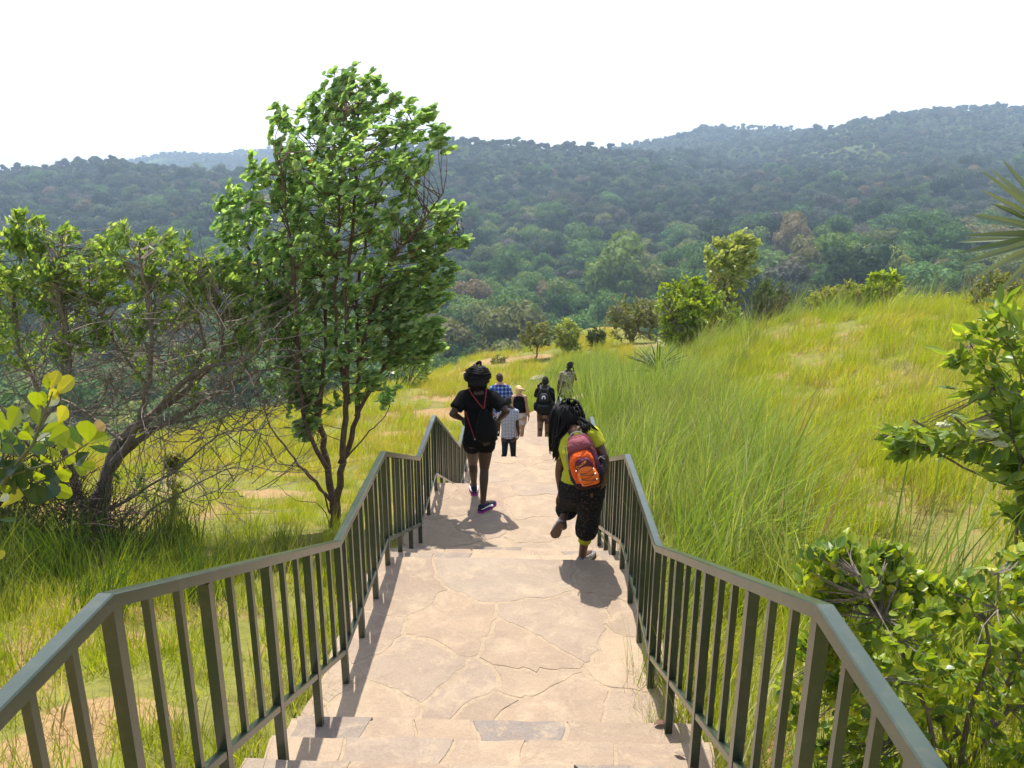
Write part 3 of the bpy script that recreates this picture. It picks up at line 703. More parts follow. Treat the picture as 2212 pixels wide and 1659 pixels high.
GR = scatter('grass', np.stack([gx, gy, gzv], 1), rots, np.stack([gs * rng.uniform(.85, 1.15, len(gs)), gs, gs * rng.uniform(.8, 1.2, len(gs))], 1), gk, GPR)
tag(GR, 'long wind-bent grass over both slopes beside the steps', kind='stuff')

# ------------------------------------------------------------------ leaves and branches
OVAL = [(0, 0), (.10, .20), (.35, .46), (.65, .50), (.90, .30), (1, 0), (.90, -.30), (.65, -.50), (.35, -.46), (.10, -.20)]
OBOV = [(0, 0), (.12, .10), (.40, .36), (.70, .52), (.93, .34), (1, 0), (.93, -.34), (.70, -.52), (.40, -.36), (.12, -.10)]
LANC = [(0, 0), (.12, .22), (.35, .48), (.60, .46), (.85, .22), (1, 0), (.85, -.22), (.60, -.46), (.35, -.48), (.12, -.22)]
ROUN = [(0, 0), (.08, .28), (.32, .52), (.62, .50), (.88, .24), (1, 0), (.88, -.24), (.62, -.50), (.32, -.52), (.08, -.28)]
def leaf_mesh(name, P, D, Nn, L, Wd, m, parent=None, shape=OVAL, curl=.18, fold=.22, midx=None):
    P, D, Nn = (np.asarray(a, float) for a in (P, D, Nn)); L = np.asarray(L, float); Wd = np.asarray(Wd, float); n = len(P)
    D = D / np.linalg.norm(D, axis=1, keepdims=True); S = np.cross(D, Nn); S /= np.maximum(np.linalg.norm(S, axis=1, keepdims=True), 1e-6); Nn = np.cross(S, D)
    T = np.array(shape + [(.5, 0)]); t, s = T[:, 0], T[:, 1]
    cr = curl * rng.uniform(-.3, 1.6, n)[:, None]
    v = P[:, None] + D[:, None] * (t[None, :, None] * L[:, None, None]) + S[:, None] * (s[None, :, None] * Wd[:, None, None]) \
        + Nn[:, None] * ((np.abs(s)[None] * fold * Wd[:, None] - cr * t[None] ** 2 * L[:, None])[:, :, None])
    k = len(T); base = (np.arange(n) * k)[:, None]
    fa = base + np.array([0, 1, 2, 3, 4, 5, 10])[None]; fb = base + np.array([0, 10, 5, 6, 7, 8, 9])[None]
    f = np.concatenate([fa, fb]).tolist()
    mi = None if midx is None else np.concatenate([midx, midx])
    return mesh_obj(name, v.reshape(-1, 3).tolist(), f, m, parent, midx=mi)
def inside(poly, px, py):
    poly = np.array(poly, float); x0, y0 = poly[:, 0], poly[:, 1]; x1, y1 = np.roll(x0, -1), np.roll(y0, -1)
    c = np.zeros(len(px), bool)
    for a, b, d, e in zip(x0, y0, x1, y1):
        if b == e: continue
        c ^= ((b > py) != (e > py)) & (px < (d - a) * (py - b) / (e - b) + a)
    return c
def poly_points(poly, n, seed, mind=0):
    r = np.random.default_rng(seed); poly = np.array(poly, float); out = []
    while len(out) < n:
        px = r.uniform(poly[:, 0].min(), poly[:, 0].max(), n); py = r.uniform(poly[:, 1].min(), poly[:, 1].max(), n)
        k = inside(poly, px, py); out += list(zip(px[k], py[k]))
    return out[:n]
def edge_dist(poly, q):
    P = np.array(poly, float); A = P; B = np.roll(P, -1, 0); q = np.array(q); ab = B - A
    t = np.clip(((q - A) * ab).sum(1) / np.maximum((ab ** 2).sum(1), 1e-9), 0, 1)
    return np.min(np.linalg.norm(A + ab * t[:, None] - q, axis=1))
def stem_pts(pl, Y, dy, sub=5, wob=.02):
    """traced stem: photograph points at depth Y, dy drifting in depth; smoothed and roughened"""
    k = len(pl); P = [W(u, v, Y + dy * i / max(1, k - 1)) for i, (u, v) in enumerate(pl)]; out = []
    for i in range(k - 1):
        p0, p1, p2, p3 = P[max(i - 1, 0)], P[i], P[i + 1], P[min(i + 2, k - 1)]
        for j in range(sub):
            t = j / sub
            q = .5 * ((2 * p1) + (p2 - p0) * t + (2 * p0 - 5 * p1 + 4 * p2 - p3) * t * t + (3 * p1 - p0 - 3 * p2 + p3) * t ** 3)
            out.append(q + Vector((random.uniform(-wob, wob), random.uniform(-wob, wob), random.uniform(-wob, wob) * .5)))
    out.append(P[-1]); return out
def bark(name, a, b):
    m, t, out = mat(name); n = N(t); p = n.pos()
    mp = n.n('ShaderNodeMapping'); mp.inputs['Scale'].default_value = (14, 14, 3.5); n.l(p, mp.inputs[0])
    nz = n.noise(mp.outputs[0], 2.5, 6, .7)
    n.l(n.bsdf(n.ramp(nz.outputs[0], [(.3, a), (.7, b)]), .9, n.bump(nz.outputs[0], .8, .015), .15).outputs[0], out.inputs[0]); return m
B_red = bark('reddish_bark', (.06, .040, .030), (.19, .125, .09))
B_grey = bark('grey_bark', (.10, .082, .066), (.30, .25, .20))
B_dark = bark('dark_bark', (.03, .024, .019), (.11, .08, .06))
def limb(mb, a, b, r0, r1, sag=.1, n=4, k=4):
    a, b = Vector(a), Vector(b); d = b - a; L = d.length; pts = []
    off = Vector((random.uniform(-1, 1), random.uniform(-1, 1), random.uniform(-.6, .2))) * L * sag
    for i in range(k + 1):
        t = i / k; pts.append(a + d * t + off * math.sin(math.pi * t) + Vector((random.uniform(-1, 1), random.uniform(-1, 1), random.uniform(-1, 1))) * L * .015)
    mb.tube(pts, [r0 + (r1 - r0) * i / k for i in range(k + 1)], n, cap=False)
def twig_leaves(c, d, n, L, w, spread, wind, r, acc, tipup=.2):
    """n leaves set alternately along a twig that ends in c"""
    d = d / np.linalg.norm(d); tw = L * n * .16
    side0 = np.cross(d, r.normal(size=3)); side0 /= np.linalg.norm(side0)
    for i in range(n):
        t = i / max(1, n - 1); p = c - d * tw * (1 - t) + r.normal(size=3) * L * .10
        side = side0 * (1 if i % 2 else -1) + r.normal(size=3) * .35
        ax = d * (.35 + .5 * t) + side * spread * (1 - .6 * t) + wind * r.uniform(.3, 1.0); ax[2] += tipup * r.uniform(-.5, 1)
        nr = np.array([0, -.25, 1.0]) * .8 + r.normal(size=3) * .65
        acc.append((p, ax, nr, L * r.uniform(.7, 1.2), w * r.uniform(.75, 1.15)))
def finish_leaves(name, acc, m, parent, **kw):
    P, D, Nn, L, Wd = zip(*acc); o = leaf_mesh(name, P, D, Nn, L, Wd, m, None, **kw)
    return under(o, parent) if parent else o
def tree(name, label, cat, Y, base, stems, polys, leafm, barkm, seed, L=.085, w=.055, nleaf=11, wind=(.55, 0, .12), shape=OVAL, group=None, twig=True, depth=.9, tip=None, spread=.75, gap=None):
    r = np.random.default_rng(seed); random.seed(seed); b0 = W(base[0], base[1], Y); g = gz(b0.x, b0.y)
    t = thing(name, label, cat, (b0.x, b0.y, g), group); tr = MB(); sk = []
    for pl, r0, r1, dy in stems:
        pts = stem_pts(pl, Y, dy, 5, .012 + r0 * .12)
        if pl[0] == base: pts = [Vector((pts[0].x, pts[0].y, g - .15))] + pts
        tr.tube(pts, [r0 + (r1 - r0) * (i / (len(pts) - 1)) ** .7 for i in range(len(pts))], 7 if r0 > .03 else 5)
        sk += [(p, r0 + (r1 - r0) * i / len(pts)) for i, p in enumerate(pts)]
    S = np.array([p for p, _ in sk]); acc = []; sc = Y * DS / F
    for poly, n, dens in polys:
        pw = max(p[0] for p in poly) - min(p[0] for p in poly)
        for (u, v) in poly_points(poly, n, seed + len(acc)):
            e = edge_dist(poly, (u, v)); u += r.normal() * 9 + abs(r.normal()) * 5; v -= abs(r.normal()) * 9; th = min(e * 1.6, pw * .42) * sc * depth
            y = Y + r.uniform(-1, 1) * th; c = np.array(W(u, v, y))
            if r.random() > dens and e > 30: continue
            if gap and noise.noise(Vector((u / 34, v / 30, seed))) < gap: continue
            d = np.linalg.norm(S - c, axis=1) + np.maximum(0, S[:, 2] - c[2] + .05) * 4
            q = S[int(r.choice(np.argsort(d)[:9]))]; dd = c - q
            if twig and .05 < np.linalg.norm(dd) < .75: limb(tr, q, c, .0065, .0028, .10, 3, 3)
            dd = dd / (np.linalg.norm(dd) + 1e-6) + np.array(wind) + r.normal(size=3) * .35
            twig_leaves(c, dd, int(nleaf * r.uniform(.7, 1.3)), L, w, spread, np.array(wind), r, acc)
    under(tr.build('trunk', barkm), t)
    if acc: finish_leaves('crown', acc, leafm, t, shape=shape)
    return t, tr

L_tree = leaf_mat('tree_leaves', [(0, (.08, .16, .06)), (.3, (.21, .34, .13)), (.6, (.34, .48, .20)), (.85, (.48, .58, .27)), (.996, (.38, .44, .18)), (.998, (.55, .26, .04)), (1, (.5, .22, .03))], .58, .30, (1.12, 1.22, .6), spec=.6)
L_bush = leaf_mat('bush_leaves', [(0, (.10, .18, .07)), (.35, (.19, .31, .10)), (.7, (.31, .43, .13)), (1, (.50, .57, .22))], .6, .34, (1.3, 1.25, .4), spec=.5)
L_green = leaf_mat('bright_shrub_leaves', [(0, (.13, .22, .02)), (.5, (.26, .36, .035)), (1, (.42, .48, .05))], .48, .45, (1.3, 1.25, .35))
L_olive = leaf_mat('olive_leaves', [(0, (.12, .15, .04)), (.5, (.20, .22, .065)), (1, (.32, .30, .11))], .4, .5)
L_yellow = leaf_mat('yellowish_leaves', [(0, (.18, .23, .04)), (.5, (.30, .33, .06)), (1, (.42, .38, .12))], .45, .5)
L_pale = leaf_mat('pale_leaves', [(0, (.20, .28, .06)), (.5, (.34, .40, .10)), (1, (.46, .48, .18))], .45, .4)

base = (722, 1165)
stems = [([base, (720, 1080), (704, 1010), (690, 900), (665, 800), (625, 700), (575, 600), (520, 500)], 0.068, 0.008, .5),
 ([base, (728, 1080), (738, 1000), (747, 880), (750, 760), (745, 640), (762, 480), (772, 300), (776, 190)], 0.060, 0.007, -.2),
 ([(738, 1000), (770, 900), (776, 780), (772, 650), (800, 480), (850, 330), (892, 262)], 0.040, 0.006, .5),
 ([(704, 1010), (664, 930), (642, 800), (640, 650), (622, 480), (602, 330)], 0.034, 0.006, -.5),
 ([(770, 900), (836, 770), (880, 640), (930, 560), (1000, 520)], 0.027, 0.006, .3),
 ([(690, 900), (702, 760), (700, 600), (700, 420), (690, 260)], 0.032, 0.006, .2),
 ([(776, 780), (810, 640), (850, 560), (905, 490), (955, 420)], 0.024, 0.006, -.4),
 ([(747, 880), (725, 700), (730, 520), (735, 380), (742, 240)], 0.026, 0.006, -.4),
 ([(720, 1085), (668, 1030), (612, 960), (570, 890), (540, 800)], 0.024, 0.005, .3),
 ([(712, 1110), (690, 1050), (650, 1010), (600, 1000), (560, 950)], 0.013, 0.003, -.4),
 ([(738, 1000), (790, 940), (830, 900), (850, 850)], 0.014, 0.004, .3),
 ([(715, 1140), (690, 1090), (640, 1080), (590, 1040)], 0.008, 0.002, -.3)]
crown = [(735, 158), (775, 150), (822, 162), (852, 215), (932, 236), (967, 310), (942, 352), (905, 392), (880, 420), (905, 470), (880, 540), (900, 600), (880, 680), (850, 640), (800, 660), (740, 640), (690, 660), (640, 640), (600, 660), (540, 640), (500, 690), (458, 610), (472, 540), (460, 480), (482, 400), (540, 402), (548, 340), (580, 300), (570, 242), (640, 222), (690, 202), (725, 190)]
right_low = [(985, 415), (992, 450), (1016, 520), (965, 552), (985, 612), (950, 680), (960, 742), (905, 792), (860, 790), (850, 700), (880, 620), (900, 540), (930, 470)]
low = [(540, 640), (850, 640), (870, 720), (850, 800), (790, 860), (690, 880), (630, 840), (590, 740)]
TREE, _ = tree('windblown_tree', 'tall windblown leafy tree with several reddish stems just past the left railing', 'tree', 8.45, base, stems,
     [(crown, 840, .88), (right_low, 200, .92), (low, 270, .85), ([(800, 640), (905, 600), (930, 700), (860, 780), (800, 760)], 60, .9), ([(610, 850), (680, 860), (690, 950), (640, 930)], 34, .9), ([(560, 760), (640, 780), (640, 860), (570, 850)], 26, .8), ([(815, 840), (855, 840), (850, 890), (825, 890)], 8, 1)], L_tree, B_red, 5, .080, .054, 14, wind=(.95, 0, .30), spread=.55, gap=-.30)

# the low tree with bare branches
base = (215, 1175)
stems = [([(180, 1185), (205, 1080), (262, 985), (330, 930), (430, 872), (520, 820), (600, 790)], .075, .010, .2), ([base, (226, 1050), (262, 952), (332, 892), (410, 836), (482, 760), (540, 660), (560, 560)], .105, .010, .3),
 ([(240, 1010), (292, 930), (320, 830), (326, 720), (312, 620), (300, 530)], .050, .008, -.4),
 ([(200, 1170), (152, 1010), (104, 900), (62, 800), (34, 700), (42, 560), (36, 480)], .055, .007, .4),
 ([(205, 1150), (140, 1050), (62, 960), (-20, 850)], .035, .006, -.5),
 ([(332, 892), (430, 800), (540, 772), (580, 700)], .042, .007, -.4),
 ([(300, 930), (430, 900), (520, 880), (600, 900)], .022, .004, .3),
 ([(320, 830), (250, 740), (200, 640), (190, 540)], .030, .006, .4),
 ([(104, 900), (150, 800), (140, 690), (120, 600), (140, 500)], .030, .006, -.3),
 ([(262, 952), (200, 900), (120, 850), (20, 760), (0, 640)], .026, .005, .5),
 ([(410, 836), (440, 740), (420, 640), (380, 540)], .030, .006, .5),
 ([(482, 760), (470, 680), (430, 600), (440, 560)], .022, .005, -.3),
 ([(235, 1100), (310, 1060), (400, 1000), (470, 940), (520, 930)], .022, .004, -.5),
 ([(245, 1180), (330, 1100), (400, 1060), (500, 1010), (560, 1030)], .018, .003, -.6)]
cl = [(0, 545), (18, 470), (75, 474), (88, 535), (118, 525), (142, 484), (180, 515), (222, 504), (268, 490), (298, 530), (330, 496), (386, 506), (396, 565), (440, 556), (482, 562), (540, 600), (556, 670), (500, 690), (430, 640), (360, 620), (300, 640), (230, 630), (120, 650), (-60, 660), (-60, 545)]
T2, tr2 = tree('bare_branched_tree', 'low spreading tree with many bare grey branches and leaves only on top', 'tree', 8.0, base, stems,
     [(cl, 640, .9), ([(-60, 650), (120, 650), (330, 640), (440, 660), (400, 720), (230, 700), (200, 760), (60, 800), (-60, 790)], 230, .8), ([(200, 720), (330, 700), (420, 730), (400, 800), (250, 820)], 40, .8), ([(400, 760), (520, 750), (560, 800), (430, 830)], 20, .8), ([(16, 460), (78, 468), (84, 530), (28, 545)], 26, 1), ([(470, 680), (560, 670), (590, 740), (500, 760)], 36, .8), ([(360, 830), (430, 830), (420, 880), (360, 880)], 6, 1), ([(240, 1010), (350, 980), (380, 1040), (280, 1090)], 12, 1)], L_bush, B_grey, 9, .088, .038, 12, shape=LANC, gap=-.12, wind=(.5, 0, .3))
def twigs(mb, seed, Y, poly, n, L, r, ang=(-.6, .9), depth=.8):
    random.seed(seed)
    for (u, v) in poly_points(poly, n, seed):
        p = W(u, v, Y + random.uniform(-depth, depth)); a = random.uniform(0, 6.28); l = L * random.uniform(.4, 1.3)
        d = Vector((math.cos(a) * .8 + .35, math.sin(a) * .6, random.uniform(*ang))).normalized()
        pts = [p]
        for i in range(5):
            d = (d + Vector((random.uniform(-.35, .35), random.uniform(-.35, .35), random.uniform(-.2, .35)))).normalized(); pts.append(pts[-1] + d * l / 5)
        mb.tube(pts, [r * (1 - .14 * i) for i in range(6)], 3, cap=False)
        q = pts[2]; e = (d + Vector((random.uniform(-.8, .8), random.uniform(-.8, .8), random.uniform(-.3, .6)))).normalized()
        mb.tube([q, q + e * l * .25 + Vector((0, 0, .01)), q + e * l * .5], [r * .6, r * .45, r * .3], 3, cap=False)
tw = MB()
twigs(tw, 3, 8.0, [(60, 700), (300, 690), (560, 660), (640, 760), (640, 920), (500, 960), (300, 960), (80, 940), (0, 800)], 480, .85, .0075)
twigs(tw, 4, 8.0, [(280, 960), (560, 930), (620, 1000), (560, 1080), (420, 1120), (300, 1160), (240, 1120)], 90, 1.1, .006)
under(tw.build('twigs', B_grey), T2)

tw = MB(); random.seed(8); r_ = np.random.default_rng(8)
T3 = thing('tangled_shrub', 'dark tangled twiggy shrub around the foot of the bare-branched tree', 'shrub', tuple(Vector((-5.2, 7.4, gz(-5.2, 7.4)))))
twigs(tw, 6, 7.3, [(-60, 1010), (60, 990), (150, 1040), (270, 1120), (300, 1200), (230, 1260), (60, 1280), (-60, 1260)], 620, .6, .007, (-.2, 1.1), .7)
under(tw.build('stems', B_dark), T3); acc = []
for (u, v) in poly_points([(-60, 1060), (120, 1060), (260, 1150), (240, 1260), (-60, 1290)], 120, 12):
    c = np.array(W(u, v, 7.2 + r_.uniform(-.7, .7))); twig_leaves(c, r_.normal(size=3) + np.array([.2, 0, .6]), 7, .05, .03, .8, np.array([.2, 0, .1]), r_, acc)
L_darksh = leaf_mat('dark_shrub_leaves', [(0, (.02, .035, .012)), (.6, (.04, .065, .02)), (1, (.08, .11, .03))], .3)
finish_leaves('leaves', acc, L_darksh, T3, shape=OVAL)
# ------------------------------------------------------------------ leafy sprig close to the camera, left
def sprig():
    Yc = 2.55
    r = np.random.default_rng(41)
    root = thing('leafy_shrub', 'close shrub sprig with broad rounded leaves, the top ones yellow', 'shrub', (-2.35, 2.6, gz(-2.35, 2.6)))
    Z = lambda x, y, dy=0.0: W(x / 3.95 * .864, (900 + y / 3.95) * .864, Yc + dy)
    cols = {'YG': 0, 'Y': 1, 'G': 2, 'DG': 3, 'W': 4, 'O': 5}
    names = ['young_leaf', 'yellow_leaf', 'green_leaf', 'old_leaf', 'shine_leaf', 'peach_leaf']
    LM = [leaf_mat(names[0], [(0, (.20, .27, .02)), (1, (.30, .36, .03))], .55, .35, (1.2, 1.15, .3)), leaf_mat(names[1], [(0, (.42, .40, .03)), (1, (.52, .48, .06))], .55, .35, (1.1, 1.05, .4)),
          leaf_mat(names[2], [(0, (.06, .12, .04)), (1, (.09, .17, .05))], .3, .28), leaf_mat(names[3], [(0, (.018, .045, .02)), (1, (.035, .07, .02))], .15, .3),
          leaf_mat(names[4], [(0, (.38, .42, .30)), (1, (.52, .55, .42))], .3, .25), leaf_mat(names[5], [(0, (.55, .36, .16)), (1, (.6, .42, .22))], .5, .4, (1.1, 1, .7))]  # the pale leaves have white surface shine painted into their colour
    LL = [(530, 300, 480, 140, 120, 'Y'), (545, 345, 690, 190, 130, 'Y'), (500, 290, 560, 125, 95, 'Y'), (470, 300, 450, 190, 60, 'YG'), (475, 400, 550, 310, 80, 'Y'), (440, 480, 410, 320, 70, 'YG'), (480, 460, 575, 380, 70, 'W'),
          (370, 490, 355, 325, 110, 'YG'), (380, 650, 350, 470, 120, 'YG'), (440, 630, 570, 540, 70, 'W'), (575, 620, 650, 475, 110, 'Y'), (400, 720, 605, 620, 90, 'YG'), (95, 690, 170, 490, 170, 'YG'), (20, 740, 0, 540, 110, 'YG'),
          (-10, 430, 90, 340, 50, 'G'), (340, 800, 490, 735, 70, 'W'), (470, 800, 670, 690, 130, 'YG'), (760, 890, 560, 730, 120, 'YG'), (825, 860, 685, 670, 90, 'G'), (870, 820, 850, 630, 150, 'YG'), (880, 800, 1040, 740, 90, 'YG'),
          (920, 700, 1030, 640, 80, 'O'), (920, 730, 975, 600, 70, 'O'), (870, 850, 1060, 890, 60, 'G'), (890, 910, 740, 1010, 115, 'DG'), (750, 1030, 930, 1050, 80, 'YG'), (540, 1090, 690, 1150, 110, 'YG'), (590, 1020, 640, 1200, 110, 'Y'),
          (270, 880, 0, 730, 90, 'G'), (285, 900, 435, 880, 100, 'G'), (210, 980, 170, 850, 110, 'DG'), (210, 970, 180, 1160, 190, 'DG'), (200, 990, 60, 1100, 130, 'DG'), (230, 1020, 180, 1270, 130, 'DG'), (390, 1130, 610, 1240, 170, 'DG'),
          (300, 1200, 430, 1400, 180, 'DG'), (430, 1200, 680, 1330, 120, 'YG'), (330, 1090, 410, 1190, 80, 'YG'), (0, 1460, 215, 1295, 90, 'Y'), (-20, 1390, 90, 1340, 70, 'W'), (-20, 1580, 130, 1575, 40, 'G'), (-20, 900, 125, 870, 80, 'G'),
          (-20, 1250, 100, 1285, 70, 'YG'), (200, 740, 320, 700, 90, 'YG'), (230, 710, 270, 630, 60, 'YG'), (330, 790, 200, 720, 90, 'YG'), (600, 960, 480, 890, 60, 'YG'), (300, 960, 380, 1060, 80, 'DG'), (120, 940, 60, 830, 90, 'G'), (60, 1180, -40, 1100, 110, 'DG'),
          (250, 1060, 340, 1160, 90, 'DG'), (500, 1120, 560, 1230, 100, 'DG'), (720, 1040, 840, 1120, 60, 'YG'), (90, 700, 10, 600, 80, 'YG'), (-30, 1990, 40, 1890, 60, 'Y'), (-30, 2790, 30, 2700, 50, 'YG'), (-30, 2990, 50, 2890, 60, 'YG'), (-60, 1250, 30, 1160, 90, 'DG'), (130, 1240, 40, 1200, 90, 'DG'), (20, 790, 70, 720, 60, 'YG'), (350, 1250, 280, 1380, 130, 'DG'), (470, 1230, 560, 1330, 120, 'DG'), (150, 1150, 100, 1300, 120, 'DG'), (420, 1060, 520, 1110, 100, 'DG'), (60, 1050, -30, 1000, 110, 'DG'), (400, 930, 480, 1010, 90, 'YG'), (640, 950, 720, 1010, 80, 'YG'), (560, 800, 640, 860, 90, 'YG'), (260, 1180, 200, 1300, 130, 'DG'), (20, 960, -50, 1020, 100, 'DG'), (180, 830, 110, 780, 90, 'YG'), (440, 760, 520, 830, 80, 'G')]
    by = {k: [] for k in cols}
    for x0, y0, x1, y1, w, c in LL:
        dy = r.uniform(-.10, .10) + (.06 if c == 'DG' else 0)
        a = np.array(Z(x0, y0, dy)); b = np.array(Z(x1, y1, dy + r.uniform(-.03, .03))); wd_ = w / 3.95 * .4 / F * Yc * 1.42
        nr = np.array([r.uniform(-.35, .35), -1.0, r.uniform(.15, .7)])
        by[c].append((a, b - a, nr, np.linalg.norm(b - a) * 1.08, wd_))
    for c, i in cols.items():
        for q in by[c]:
            o = leaf_mesh(names[i], *[np.array([e]) for e in q], LM[i], None, shape=OBOV, curl=.10, fold=.16); under(o, root)
    mb = MB()
    def st(pts, r0, r1):
        P = [Z(*p) if len(p) == 2 else Vector(p) for p in pts]; mb.tube(P, [r0 + (r1 - r0) * i / (len(P) - 1) for i in range(len(P))], 6)
    st([(-2.35, 2.6, gz(-2.35, 2.6) - .05), (-2.2, 2.58, -1.9), (-300, 1750), (-60, 1350), (80, 1150), (200, 980), (330, 830), (390, 660), (450, 500), (490, 400), (520, 310)], .012, .002)
    st([(80, 1150), (300, 1080), (600, 990), (760, 900), (870, 820), (920, 740)], .005, .002)
    st([(200, 980), (90, 820), (95, 690)], .003, .0015); st([(200, 980), (300, 1110), (420, 1190)], .003, .0015); st([(-60, 1350), (-10, 1430)], .003, .002); st([(600, 990), (600, 1040)], .002, .001); st([(520, 1000), (470, 800)], .003, .001); st([(330, 830), (540, 700)], .002, .001)
    under(mb.build('stem', simple_mat('green_stem', (.12, .12, .04), .6)), root)
sprig()

# ------------------------------------------------------------------ shrubs on the right
def shrub(name, label, cat, Y, base, poly, n, leafm, L, w, shape, seed, wind=(.2, 0, .25), nleaf=9, depth=.9, dens=1.0, nst=7, barkm=None, extra=(), spread=.8, r0=.012, zmin=None, skirt=None):
    r = np.random.default_rng(seed); random.seed(seed); b0 = W(base[0], base[1], Y); g = gz(b0.x, b0.y)
    root = thing(name, label, cat, (b0.x, b0.y, g)); b0 = Vector((b0.x, b0.y, g - .04)); mb = MB(); sk = []
    tgt = poly_points(poly, nst, seed + 1); sc = Y * DS / F; pw = max(p[0] for p in poly) - min(p[0] for p in poly); lo = max(p[1] for p in poly)
    for (u, v) in tgt:
        e = W(u, v, Y + r.uniform(-1, 1) * pw * .25 * sc); pts = []
        for i in range(9):
            t = i / 8; q = b0.lerp(e, t) + Vector((0, 0, (e - b0).length * .12 * math.sin(math.pi * t))) + Vector(r.normal(size=3)) * .012 * (i > 0); pts.append(q)
        mb.tube(pts, [r0 * (1 - .75 * i / 8) for i in range(9)], 5); sk += pts[2:]
    if skirt is None: skirt = name in ('bush', 'sapling', 'shrub') and Y > 12
    if skirt:      # leaves right down to the ground
        a_, b2 = min(p[0] for p in poly), max(p[0] for p in poly); h_ = lo - min(p[1] for p in poly); m_ = (a_ + b2) / 2; gv = max(PX((b0.x, b0.y, b0.z + .15))[1], lo + 4)
        extra = list(extra) + [([(a_ + .1 * pw, lo - .45 * h_), (b2 - .1 * pw, lo - .45 * h_), (m_ + .50 * pw, gv), (m_ - .50 * pw, gv)], int(n * .6), .95)]
    S = np.array(sk); acc = []
    for pl, k, dn in [(poly, n, dens)] + list(extra):
        for (u, v) in poly_points(pl, k, seed + 7 + len(acc)):
            e = edge_dist(pl, (u, v)); th = min(e * 1.8, pw * .45) * sc * depth
            if r.random() > dn and e > 12: continue
            if skirt: u += r.normal() * pw * .06; v += r.normal() * pw * .04
            c = np.array(W(u, v, Y + r.uniform(-1, 1) * th)); q = S[int(np.argmin(np.linalg.norm(S - c, axis=1)))]
            if zmin and c[0] < zmin: continue
            d = c - q
            if np.linalg.norm(d) > .04: limb(mb, q, c, r0 * .28, r0 * .12, .10, 3, 3)
            twig_leaves(c, d / (np.linalg.norm(d) + 1e-6) + np.array(wind) + r.normal(size=3) * .4, int(nleaf * r.uniform(.7, 1.3)), L, w, spread, np.array(wind), r, acc)
    under(mb.build('stems', barkm or B_grey), root); finish_leaves('leaves', acc, leafm, root, shape=shape)
    return root
L_round = leaf_mat('round_shrub_leaves', [(0, (.10, .18, .03)), (.35, (.21, .31, .035)), (.7, (.35, .44, .045)), (.93, (.46, .50, .05)), (1, (.58, .54, .05))], .55, .35, (1.25, 1.2, .35), spec=.5)
L_long = leaf_mat('long_shrub_leaves', [(0, (.10, .17, .03)), (.45, (.21, .31, .05)), (.85, (.35, .44, .07)), (1, (.50, .54, .10))], .55, .33, (1.25, 1.2, .4), spec=.5)
shrub('leafy_shrub', 'round-leaved bright green shrub leaning over the right railing corner', 'shrub', 2.35, (2080, 1640), [(1705, 1215), (1750, 1160), (1830, 1165), (1900, 1200), (1960, 1195), (2060, 1260), (2130, 1200), (2290, 1180), (2290, 1720), (1800, 1720), (1760, 1560), (1800, 1420), (1740, 1330), (1760, 1270)], 430, L_round, .042, .028, ROUN, 51, nst=12, zmin=.83, extra=[([(1690, 1380), (1760, 1350), (1800, 1450), (1790, 1700), (1690, 1700), (1680, 1480)], 46, .9), ([(1725, 1270), (1780, 1265), (1790, 1320), (1740, 1330)], 9, 1), ([(1800, 1175), (1960, 1190), (2040, 1260), (1900, 1300), (1760, 1260)], 60, .9)])
FL = shrub('flowering_shrub', 'long-leaved shrub with cream flower heads below the palm fronds', 'shrub', 3.7, (2240, 1330), [(2045, 735), (2075, 690), (2120, 700), (2160, 650), (2290, 660), (2290, 1060), (2170, 1010), (2090, 1000), (2130, 900), (2060, 850), (2100, 800), (2020, 790)], 66, L_long, .105, .042, LANC, 61, wind=(-.25, 0, .1), nst=9, extra=[([(1905, 930), (1960, 925), (1985, 975), (1930, 985)], 9, 1), ([(2020, 940), (2080, 930), (2080, 1000), (2040, 1010)], 8, 1), ([(2130, 1000), (2290, 1000), (2290, 1160), (2180, 1150)], 28, .9)])
mb = MB(); fm = simple_mat('cream_blossom', (.42, .43, .24), .8)
for (u, v, k, s_) in [(2036, 920, 12, .024), (2132, 939, 26, .042), (2163, 962, 14, .026)]:
    c = W(u, v, 3.55)
    mb = MB(); mb.ell(c, (s_ * 1.3, s_ * .9, s_ * .35), seg=12)
    for i in range(k * 3): mb.ell(c + Vector((random.gauss(0, s_ * .62), random.gauss(0, s_ * .45), abs(random.gauss(0, s_ * .22)) + .004)), (.008, .008, .007), seg=6)
    under(mb.build('flower_head', fm), FL)
mb = MB()
for pl in [[(1970, 905), (2030, 945), (2107, 995), (2200, 1050)], [(2000, 960), (2080, 1010), (2212, 1060)], [(2060, 900), (2150, 1000), (2212, 1080)], [(1912, 940), (1990, 960), (2060, 985), (2150, 1010)], [(2090, 840), (2140, 900), (2212, 930)]]:
    mb.tube(stem_pts(pl, 3.7, .1, 4, .006), .006, 5)
under(mb.build('dead_twig', B_grey), FL)

